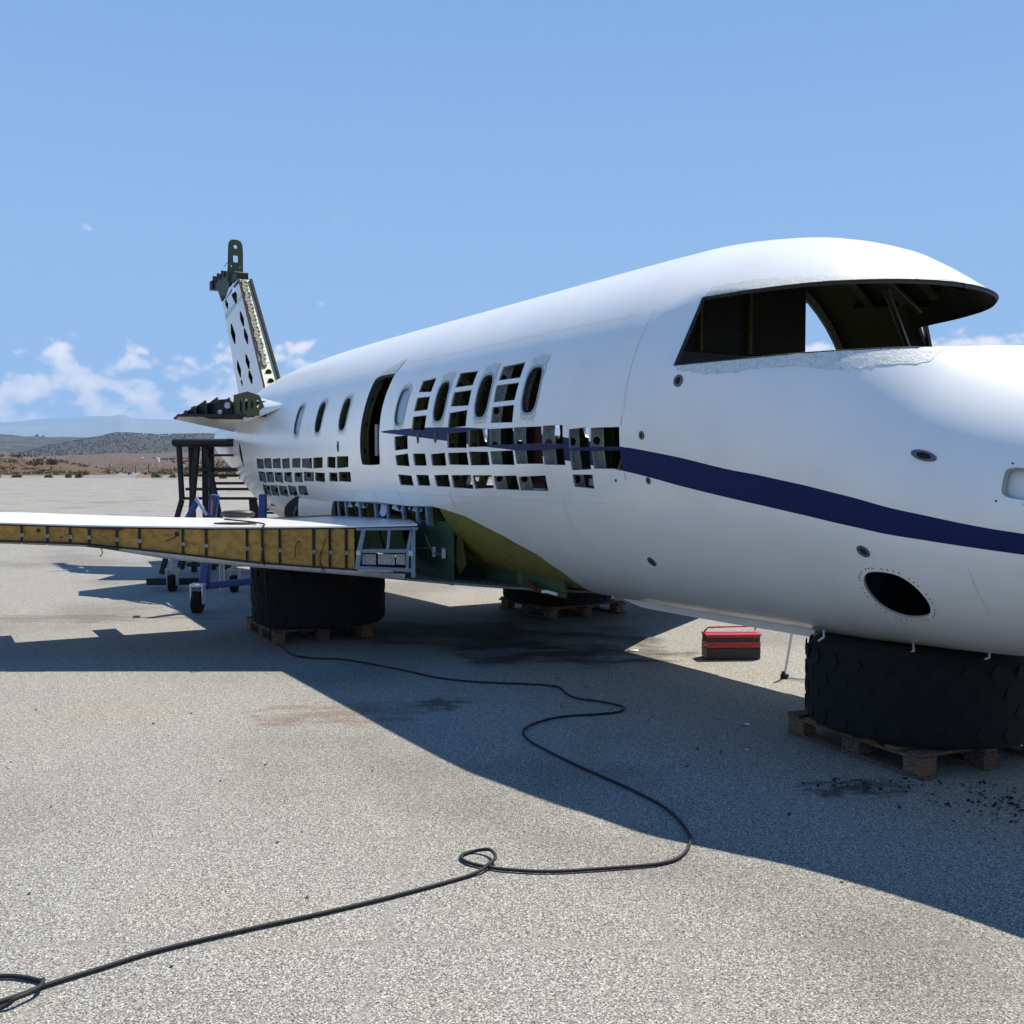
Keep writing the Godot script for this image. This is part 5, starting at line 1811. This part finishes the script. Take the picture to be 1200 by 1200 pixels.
func make_stand() -> void:
	var t := thing("access_stand", "tall black steel access stand with platform and steps behind the wing", "access stand", Vector3(-4.72, -0.288, -16.05))
	t.scale = Vector3.ONE * 1.18
	var mb := MB.new()
	mb.box(Vector3(0.42, 1.93, 0.1), Vector3(1.35, 0.085, 0.75), Basis(), 0.01)
	obj("platform", mb, M.black_steel, t)
	mb = MB.new()
	mb.cyl(Vector3(-0.3, 1.93, 0.5), Vector3(0.9, 1.93, 0.5), 0.05, 0.05, 12)
	obj("front_rail", mb, M.black_steel, t)
	mb = MB.new()
	mb.cyl(Vector3(-0.3, 1.93, -0.3), Vector3(-0.3, 1.93, 0.5), 0.05, 0.05, 12)
	obj("side_rail", mb, M.black_steel, t)
	for q in [[-0.27, 1.9, 0.45, -0.24, 1.2, 0.45, 0.045], [-0.24, 1.2, 0.45, -0.50, 0.25, 0.5, 0.045], [-0.19, 1.9, 0.2, -0.17, 0.2, 0.2, 0.05], [-0.05, 1.9, 0.4, -0.14, 1.0, 0.4, 0.05], [-0.14, 1.0, 0.4, -0.28, 0.3, 0.42, 0.06], [0.02, 1.9, 0.3, 0.02, 0.2, 0.3, 0.055], [-0.02, 1.9, -0.1, 0.0, 0.2, -0.1, 0.05], [0.06, 1.9, 0.45, 0.24, 1.0, 0.45, 0.045], [0.24, 1.0, 0.45, 0.34, 0.3, 0.45, 0.05], [0.6, 1.22, 0.2, 0.66, 0.2, 0.2, 0.06], [0.64, 1.22, 0.3, 0.84, 0.2, 0.3, 0.05], [0.9, 1.9, -0.2, 0.9, 0.2, -0.2, 0.05]]:
		mb = MB.new()
		mb.bar(Vector3(q[0], q[1], q[2]), Vector3(q[3], q[4], q[5]), q[6] * 1.35, q[6] * 1.35, Vector3.RIGHT)
		obj("upright", mb, M.black_steel, t)
	for q in [[0.12, 1.0, 1.77, 0.03], [-0.02, 0.9, 1.585, 0.05], [-0.22, 0.95, 1.51, 0.03], [0.18, 1.0, 1.41, 0.035], [-0.2, 0.85, 1.335, 0.035], [-0.22, 0.95, 1.215, 0.035], [0.3, 1.0, 1.03, 0.03], [-0.4, 0.9, 0.5, 0.05], [-0.2, 0.9, 0.36, 0.05]]:
		mb = MB.new()
		mb.bar(Vector3(q[0], q[2], 0.42), Vector3(q[1], q[2], 0.42), q[3], q[3])
		obj("cross_rail", mb, M.black_steel, t)
	for k in 5:
		mb = MB.new()
		mb.box(Vector3(0.55 + k * 0.12, 1.58 - k * 0.26, -0.1), Vector3(0.22, 0.03, 0.6))
		obj("step", mb, M.black_steel, t)

func make_lift() -> void:
	var t := thing("hydraulic_lift", "blue steel wheeled lift with two posts standing behind the wing", "lift", Vector3(-3.4, 0, -11.45))
	var mb := MB.new()
	mb.bar(Vector3(-0.06, 0.25, 0.0), Vector3(0.03, 1.05, 0.0), 0.10, 0.12, Vector3.BACK)
	obj("post", mb, M.blue_steel, t)
	mb = MB.new()
	mb.bar(Vector3(0.03, 1.0, 0.0), Vector3(0.08, 1.31, 0.0), 0.09, 0.09, Vector3.BACK)
	obj("ram_sleeve", mb, M.blue_steel, t)
	mb = MB.new()
	mb.bar(Vector3(0.05, 1.08, 0.051), Vector3(0.062, 1.25, 0.051), 0.02, 0.004, Vector3.BACK, 0.0)
	obj("label_strip", mb, M.orange_label, t)
	mb = MB.new()
	mb.bar(Vector3(0.57, 0.3, -0.1), Vector3(0.59, 1.31, -0.1), 0.08, 0.08, Vector3.BACK)
	obj("post", mb, M.blue_steel, t)
	mb = MB.new()
	mb.bar(Vector3(-0.12, 1.27, 0.05), Vector3(-0.0, 1.08, 0.05), 0.035, 0.02, Vector3.BACK)
	obj("pump_handle", mb, M.pale_blue_paint, t)
	mb = MB.new()
	mb.bar(Vector3(-0.28, 0.95, 0.0), Vector3(-0.12, 1.24, 0.0), 0.06, 0.06, Vector3.BACK)
	obj("brace", mb, M.blue_steel, t)
	mb = MB.new()
	mb.bar(Vector3(0.06, 0.18, -0.3), Vector3(0.06, 1.0, -0.3), 0.05, 0.05, Vector3.BACK)
	obj("pale_post", mb, M.pale_steel, t)
	for q in [[0.36, -0.55, 0.07], [0.48, -0.7, 0.07]]:
		mb = MB.new()
		mb.bar(Vector3(q[0], 0.04, q[1]), Vector3(q[0], 1.0, q[1]), q[2], q[2], Vector3.BACK)
		obj("frame_post", mb, M.blue_steel, t)
	for h in [0.16, 0.42, 0.62]:
		mb = MB.new()
		mb.bar(Vector3(0.3, h, -0.7), Vector3(1.3, h, -0.7), 0.05, 0.06)
		obj("frame_rail", mb, M.blue_steel, t)
	mb = MB.new()
	mb.bar(Vector3(-0.06, 0.28, 0.0), Vector3(0.57, 0.34, -0.1), 0.07, 0.07)
	obj("base_rail", mb, M.blue_steel, t)
	var w := part("caster", t)
	mb = MB.new()
	mb.cyl(Vector3(-0.135, 0.12, 0.14), Vector3(-0.045, 0.12, 0.14), 0.12, 0.12, 24)
	obj("wheel", mb, M.rubber, w)
	mb = MB.new()
	for x in [-0.155, -0.025]:
		mb.box(Vector3(x, 0.2, 0.12), Vector3(0.016, 0.2, 0.12))
	mb.box(Vector3(-0.09, 0.305, 0.1), Vector3(0.16, 0.03, 0.16))
	obj("fork", mb, M.white_plastic, w)
	mb = MB.new()
	mb.bar(Vector3(-1.45, 0.10, -2.1), Vector3(-0.72, 0.10, -2.15), 0.09, 0.09)
	obj("outrigger", mb, M.black_steel, t)
	for q in [[-1.02, -1.84], [-0.2, -1.78]]:
		var cw := part("caster", t)
		mb = MB.new()
		mb.cyl(Vector3(q[0] - 0.035, 0.11, q[1]), Vector3(q[0] + 0.035, 0.11, q[1]), 0.11, 0.11, 20)
		obj("wheel", mb, M.rubber, cw)
		mb = MB.new()
		mb.box(Vector3(q[0] - 0.06, 0.18, q[1]), Vector3(0.015, 0.2, 0.1))
		mb.box(Vector3(q[0] + 0.06, 0.18, q[1]), Vector3(0.015, 0.2, 0.1))
		mb.box(Vector3(q[0], 0.29, q[1]), Vector3(0.16, 0.03, 0.14))
		mb.bar(Vector3(q[0], 0.3, q[1]), Vector3(q[0], 0.95, q[1]), 0.07, 0.06, Vector3.RIGHT)
		obj("fork", mb, M.dull_metal, cw)

func make_toolbox() -> void:
	var t := thing("toolbox", "red and black metal toolbox with folded handle on the sunlit asphalt", "toolbox", Vector3(1.85, 0, -8.6), 0.05)
	var mb := MB.new()
	var X := 0.455
	var Z := 0.19
	mb.box(Vector3(0, 0.052, 0), Vector3(X, 0.092, Z), Basis(), 0.004)
	obj("body", mb, M.toolbox_black, t)
	for q in [[0.126, 0.052, 1.0, M.red_paint], [0.168, 0.028, 0.985, M.toolbox_black], [0.195, 0.024, 0.995, M.red_paint]]:
		mb = MB.new()
		mb.box(Vector3(0, q[0], 0), Vector3(X * q[2], q[1], Z * q[2]), Basis(), 0.003)
		obj("tray", mb, q[3], t)
	for s in [-1.0, 1.0]:
		mb = MB.new()
		mb.box(Vector3(0, 0.213, s * Z * 0.25), Vector3(X + 0.02, 0.01, Z * 0.5), Basis(Vector3.RIGHT, s * 0.12), 0.003)
		obj("lid", mb, M.red_paint, t)
		mb = MB.new()
		for k in 4:
			mb.bar(Vector3(s * (X * 0.5 + 0.008), 0.08 + 0.03 * k, -0.06 + 0.02 * k), Vector3(s * (X * 0.5 + 0.008), 0.11 + 0.03 * k, 0.06 - 0.02 * k), 0.004, 0.014, Vector3.RIGHT, 0.001)
		obj("cantilever_arm", mb, M.red_paint, t)
	mb = MB.new()
	mb.tube([Vector3(-X * 0.5, 0.19, 0), Vector3(-X * 0.5 + 0.005, 0.235, 0), Vector3(-X * 0.5 + 0.03, 0.262, 0.01), Vector3(0, 0.268, 0.012), Vector3(X * 0.5 - 0.03, 0.27, 0.01), Vector3(X * 0.5 - 0.015, 0.262, 0.005), Vector3(X * 0.5 - 0.025, 0.235, 0)], 0.0075, 8)
	obj("handle", mb, M.red_paint, t)

func make_small_things() -> void:
	# leaning white prop
	var t := thing("folding_trestle", "thin white leaning trestle leg with black foot beside the front tyre", "trestle", Vector3(2.06, 0, -7.75))
	var mb := MB.new()
	mb.bar(Vector3(0.02, 0.03, 0), Vector3(0.10, 0.47, -0.03), 0.016, 0.022, Vector3.BACK, 0.003)
	obj("leg", mb, M.white_plastic, t)
	mb = MB.new()
	mb.bar(Vector3(0.085, 0.37, -0.02), Vector3(0.17, 0.46, -0.05), 0.008, 0.01, Vector3.BACK)
	obj("brace", mb, M.pale_steel, t)
	mb = MB.new()
	mb.box(Vector3(0.02, 0.018, 0.0), Vector3(0.06, 0.035, 0.04), Basis(Vector3.UP, -0.5), 0.005)
	mb.box(Vector3(0.008, 0.04, 0.0), Vector3(0.022, 0.03, 0.03), Basis(), 0.004)
	obj("foot", mb, M.cable_black, t)
	for q in [[0.0, 0.0], [0.012, 0.05]]:
		mb = MB.new()
		mb.tube([Vector3(0.03, 0.012, q[1]), Vector3(0.2, 0.012 + q[0], 0.1 + q[1]), Vector3(0.5, 0.012, 0.2 + q[1])], 0.006, 6)
		obj("rod", mb, M.pale_steel, t)
	mb = MB.new()
	var ring := []
	for k in 25: ring.append(Vector3(0.17 + 0.07 * cos(TAU * k / 24), 0.01, 0.4 + 0.06 * sin(TAU * k / 24)))
	mb.tube(ring, 0.005, 6, false)
	var lp := obj("wire_loop", mb, M.fitting_grey)
	lp.position = Vector3(2.06, 0, -7.75)
	tag(lp, "small grey wire loop on the asphalt left of the front tyre", "wire loop")
	# cable
	var C := [[-2.24, -9.407], [-2.151, -9.224], [-2.059, -9.091], [-1.863, -8.675], [-1.63, -8.519], [-1.416, -8.481], [-0.961, -8.117], [-0.545, -7.719], [-0.216, -7.565], [0.101, -7.505], [0.324, -7.416], [0.381, -7.19], [0.455, -7.03], [0.617, -6.926], [0.722, -6.814], [0.741, -6.729], [0.697, -6.634], [0.564, -6.576], [0.323, -6.508], [0.166, -6.365], [0.073, -6.177], [0.09, -5.962], [0.184, -5.743], [0.34, -5.443], [0.483, -5.202], [0.609, -4.98], [0.714, -4.753], [0.761, -4.523], [0.764, -4.323], [0.699, -4.15], [0.599, -4.064], [0.398, -4.016], [0.152, -3.981], [-0.017, -3.999], [-0.116, -4.033], [-0.19, -4.086], [-0.207, -4.15], [-0.156, -4.197], [-0.093, -4.169], [-0.067, -4.086], [-0.092, -4.019], [-0.16, -3.948], [-0.406, -3.771], [-0.653, -3.617], [-0.921, -3.468], [-1.167, -3.318], [-1.316, -3.192], [-1.436, -3.09], [-1.485, -3.034], [-1.57, -2.96], [-1.72, -2.88], [-1.86, -2.9], [-1.87, -3.02], [-1.76, -3.12], [-1.6, -3.146], [-1.524, -3.138], [-1.466, -3.117], [-1.444, -3.09], [-1.435, -3.049], [-1.453, -3.01], [-1.477, -2.975], [-1.516, -2.95], [-1.7, -2.84], [-1.95, -2.75]]
	var pts := PackedVector3Array()
	for q in [[2.52, 1.14, -0.9], [2.46, 1.14, -0.5], [2.42, 1.137, -0.2], [2.44, 1.135, 0.0], [2.47, 1.115, 0.075], [2.475, 1.02, 0.095], [2.47, 0.85, 0.09]]:
		pts.append(craft.transform * le(q[0], q[1], q[2]))
	var hang := pts[pts.size() - 1]
	for q in [[0.3, 0.6], [0.62, 0.34], [0.88, 0.1]]:
		var w := hang.lerp(Vector3(-2.2, 0, -9.3), q[0])
		pts.append(Vector3(w.x, q[1], w.z))
	for i in C.size():
		var lift := 0.010
		if i in [38, 39, 40]: lift = 0.026
		if i >= 57 and i <= 60: lift = 0.027
		pts.append(Vector3(C[i][0], lift, C[i][1]))
	mb = MB.new()
	mb.tube(smooth_path(pts, 7), 0.0072, 9)
	tag(obj("power_cable", mb, M.cable_black), "black cable looping over the wing and winding across the asphalt", "cable")
	mb = MB.new()
	var loop := []
	for k in 33:
		var a := TAU * k / 32
		loop.append(craft.transform * le(2.62 + 0.15 * cos(a), 1.137, -0.13 + 0.12 * sin(a)))
	mb.tube(loop, 0.006, 7, false)
	tag(obj("thin_wire", mb, M.cable_black), "thin dark wire coiled once on the white wing top", "wire")
	# grey pad lying on the wing
	mb = MB.new()
	mb.lathe([Vector2(0.01, 1.0), Vector2(0.19, 0.92), Vector2(0.235, 0.6), Vector2(0.23, 0.2), Vector2(0.15, 0.0), Vector2(0.01, 0.0)], Vector3(0, 0, 0), Vector3(0, 0.09, 0), 28, false, 80.0)
	var pad := obj("work_pad", mb, M.toolbox_black)
	pad.position = Vector3(-2.72, 1.115, -10.15)
	pad.scale = Vector3(0.72, 0.8, 0.5)
	tag(pad, "flat grey padded cushion lying on the wing between the blue posts", "pad")
	# red things inside
	for q in [[-1.86, 0.72, 0.16, 0.46, 0.2, "red box inside the cabin behind the lowest front cut-out"], [-1.5, 0.72, 0.10, 0.47, 0.14, "second red box inside the cabin, just ahead of the first"], [-2.6, 0.78, 0.12, 0.36, 0.2, "red box inside the cabin below the foremost window"]]:
		var b := thing("red_box", q[5], "box", craft.transform * loc(q[0], q[1], 1.135), YAW, "red boxes standing on the cabin floor")
		mb = MB.new()
		mb.box(Vector3(0, q[3] * 0.5, 0), Vector3(q[2], q[3], q[4]), Basis(), 0.008)
		obj("body", mb, M.dark_red, b)
		mb = MB.new()
		mb.box(Vector3(0, q[3] * 0.8, 0), Vector3(q[2] + 0.006, 0.05, q[4] + 0.006), Basis(), 0.002)
		obj("white_band", mb, M.white_plastic, b)
	for q in [[-2.86, 0.62, 2.0, 0.55, "dark red cloth hanging inside the cabin between second and third front windows"], [-5.3, 0.7, 1.62, 0.45, "dark red cloth hanging low inside the passenger door"]]:
		mb = MB.new()
		var o: Vector3 = loc(q[0], q[1], q[2])
		for k in 8:
			var x0 := 0.03 * k - 0.12
			var w0 := 0.025 * sin(k * 1.9)
			var w1 := 0.025 * sin((k + 1) * 1.9)
			mb.quad(o + Vector3(w0, 0.0 - 0.02 * k, -x0), o + Vector3(w1, 0.0 - 0.02 * (k + 1), -x0 - 0.03), o + Vector3(w1 * 1.5, -q[3], -x0 - 0.03), o + Vector3(w0 * 1.5, -q[3], -x0))
		var cl := obj("red_cloth", mb, M.dark_red)
		cl.transform = craft.transform
		tag(cl, q[4], "cloth")
	# litter
	mb = MB.new()
	for k in 300:
		var p := Vector3(2.45, 0.006, -4.75) + Vector3(rng.randfn() * 0.22, 0, rng.randfn() * 0.16)
		if k > 240: p = Vector3(1.75 + rng.randfn() * 0.16, 0.006, -5.1 + rng.randfn() * 0.07)
		if k > 285: p = Vector3(rng.randf_range(0.3, 2.6), 0.006, rng.randf_range(-6.5, -4.0))
		var s := rng.randf_range(0.003, 0.011)
		mb.box(p, Vector3(s * rng.randf_range(0.6, 2.4), s * 0.6, s), Basis.from_euler(Vector3(rng.randf() * 0.5, rng.randf() * TAU, rng.randf() * 0.5)), 0.0)
	var lit := obj("bark_litter", mb, M.black_steel)
	lit.set_meta("kind", "stuff")
	tag(lit, "scatter of dark bark and leaf bits in front of the front pallet", "litter")
	mb = MB.new()
	for k in 50:
		var p := Vector3(rng.randf_range(-3.5, 3.2), 0.004, rng.randf_range(-8.0, -2.9))
		var s := rng.randf_range(0.004, 0.011)
		mb.box(p, Vector3(s * 1.4, s * 0.8, s), Basis(Vector3.UP, rng.randf() * TAU), 0.0)
	var pe := obj("dark_pebbles", mb, M.fitting_grey)
	pe.set_meta("kind", "stuff")
	tag(pe, "small dark pebbles strewn over the sunlit asphalt", "pebbles")
	for q in [[1.45, -6.32, 0.03, "white paper scrap on the shaded asphalt left of the front pallet"], [1.06, -8.92, 0.05, "white paper scrap at the shadow's corner left of the toolbox"], [1.33, -5.75, 0.012, "tiny white plastic crumb beside the front pallet's long edge"]]:
		mb = MB.new()
		mb.quad(Vector3(-q[2], 0.004, -q[2] * 0.5), Vector3(q[2], 0.012, -q[2] * 0.4), Vector3(q[2] * 0.9, 0.005, q[2] * 0.5), Vector3(-q[2] * 0.8, 0.014, q[2] * 0.4))
		var sc := obj("paper_scrap", mb, M.white_plastic)
		sc.position = Vector3(q[0], 0, q[1])
		tag(sc, q[3], "paper scrap")
	# torn clips hanging under the nose
	for q in [[0.42, 0.33, 0.66], [0.72, 0.12, 0.655], [-0.05, 0.5, 0.68]]:
		mb = MB.new()
		mb.tube([loc(q[0], q[1], q[2]), loc(q[0] + 0.02, q[1] + 0.02, q[2] - 0.035), loc(q[0] - 0.01, q[1] + 0.03, q[2] - 0.06)], 0.008, 6)
		obj("hanging_clip", mb, M.pale_steel, craft)

func _ready() -> void:
	rng.seed = 20240611
	make_view()
	make_table()
	make_materials()
	make_setting()
	make_fuselage()
	make_wing(1.0)
	make_wing(-1.0)
	make_fin()
	make_pylon()
	var e1 := Vector3(-0.41, 0, -0.91)
	make_pallet("pale wooden pallet under the front tyre, nearest the camera", Vector3(2.09, 0, -5.17), e1, Vector3(0.91, 0, -0.41), 1.05, 1.0)
	make_tyre("large black mining tyre lying flat under the nose, nearest of three", Vector3(2.37, 0.135, -5.87), 0.66, 0.485, 0.0)
	make_pallet("grey wooden pallet in shade under the tyre below the near wing root", Vector3(-2.15, 0, -9.18), Vector3(-0.47, 0, -0.88), Vector3(0.88, 0, -0.47), 1.05, 0.95)
	make_tyre("large black mining tyre lying flat under the near wing root", Vector3(-1.86, 0.135, -9.83), 0.64, 0.56, 0.7)
	make_pallet("wooden pallet with a sunlit corner behind the belly, farthest from camera", Vector3(0.39, 0, -10.72), Vector3(-0.47, 0, -0.88), Vector3(0.85, 0, -0.53), 1.1, 1.0)
	make_tyre("large black mining tyre lying flat behind the belly, farthest of three", Vector3(0.51, 0.135, -11.42), 0.62, 0.56, 1.9)
	make_stand()
	make_lift()
	make_toolbox()
	make_small_things()
	var a := stain_or_shade_tex(4)
	var b := stain_or_shade_tex(9)
	make_stain_or_shade("small dark oil stain on shaded asphalt near the shadow's edge", Vector3(-0.49, 0, -6.9), Vector2(0.5, 0.55), 0.3, lin(0.03, 0.03, 0.03), 0.55, a, 0.004)
	make_stain_or_shade("dark oil stain under the belly, widened as painted shade on the asphalt", Vector3(0.45, 0, -8.75), Vector2(2.6, 1.5), 0.1, lin(0.015, 0.015, 0.016), 0.62, b, 0.004)  # oil mark enlarged so its dark colour deepens the shade under the belly
	make_stain_or_shade("dark wet stain under the wing beside the far tyre, widened as painted shade", Vector3(-0.4, 0, -9.9), Vector2(4.2, 2.4), -0.2, lin(0.015, 0.015, 0.016), 0.62, a, 0.006)  # wet mark enlarged; its dark colour also paints shade under the wing
	make_stain_or_shade("black stain at the near corner of the front pallet", Vector3(1.72, 0, -5.06), Vector2(0.75, 0.4), 0.2, lin(0.015, 0.015, 0.015), 0.5, b, 0.004)
	make_stain_or_shade("faint brown stain on sunlit asphalt beside the shadow edge", Vector3(-1.15, 0, -6.6), Vector2(1.5, 0.9), 0.2, lin(0.2, 0.13, 0.08), 0.35, b, 0.004)
	make_stain_or_shade("brown dust streak on the asphalt under the outer wing", Vector3(-4.6, 0, -10.9), Vector2(3.6, 0.9), 0.0, lin(0.12, 0.09, 0.06), 0.3, a, 0.004)
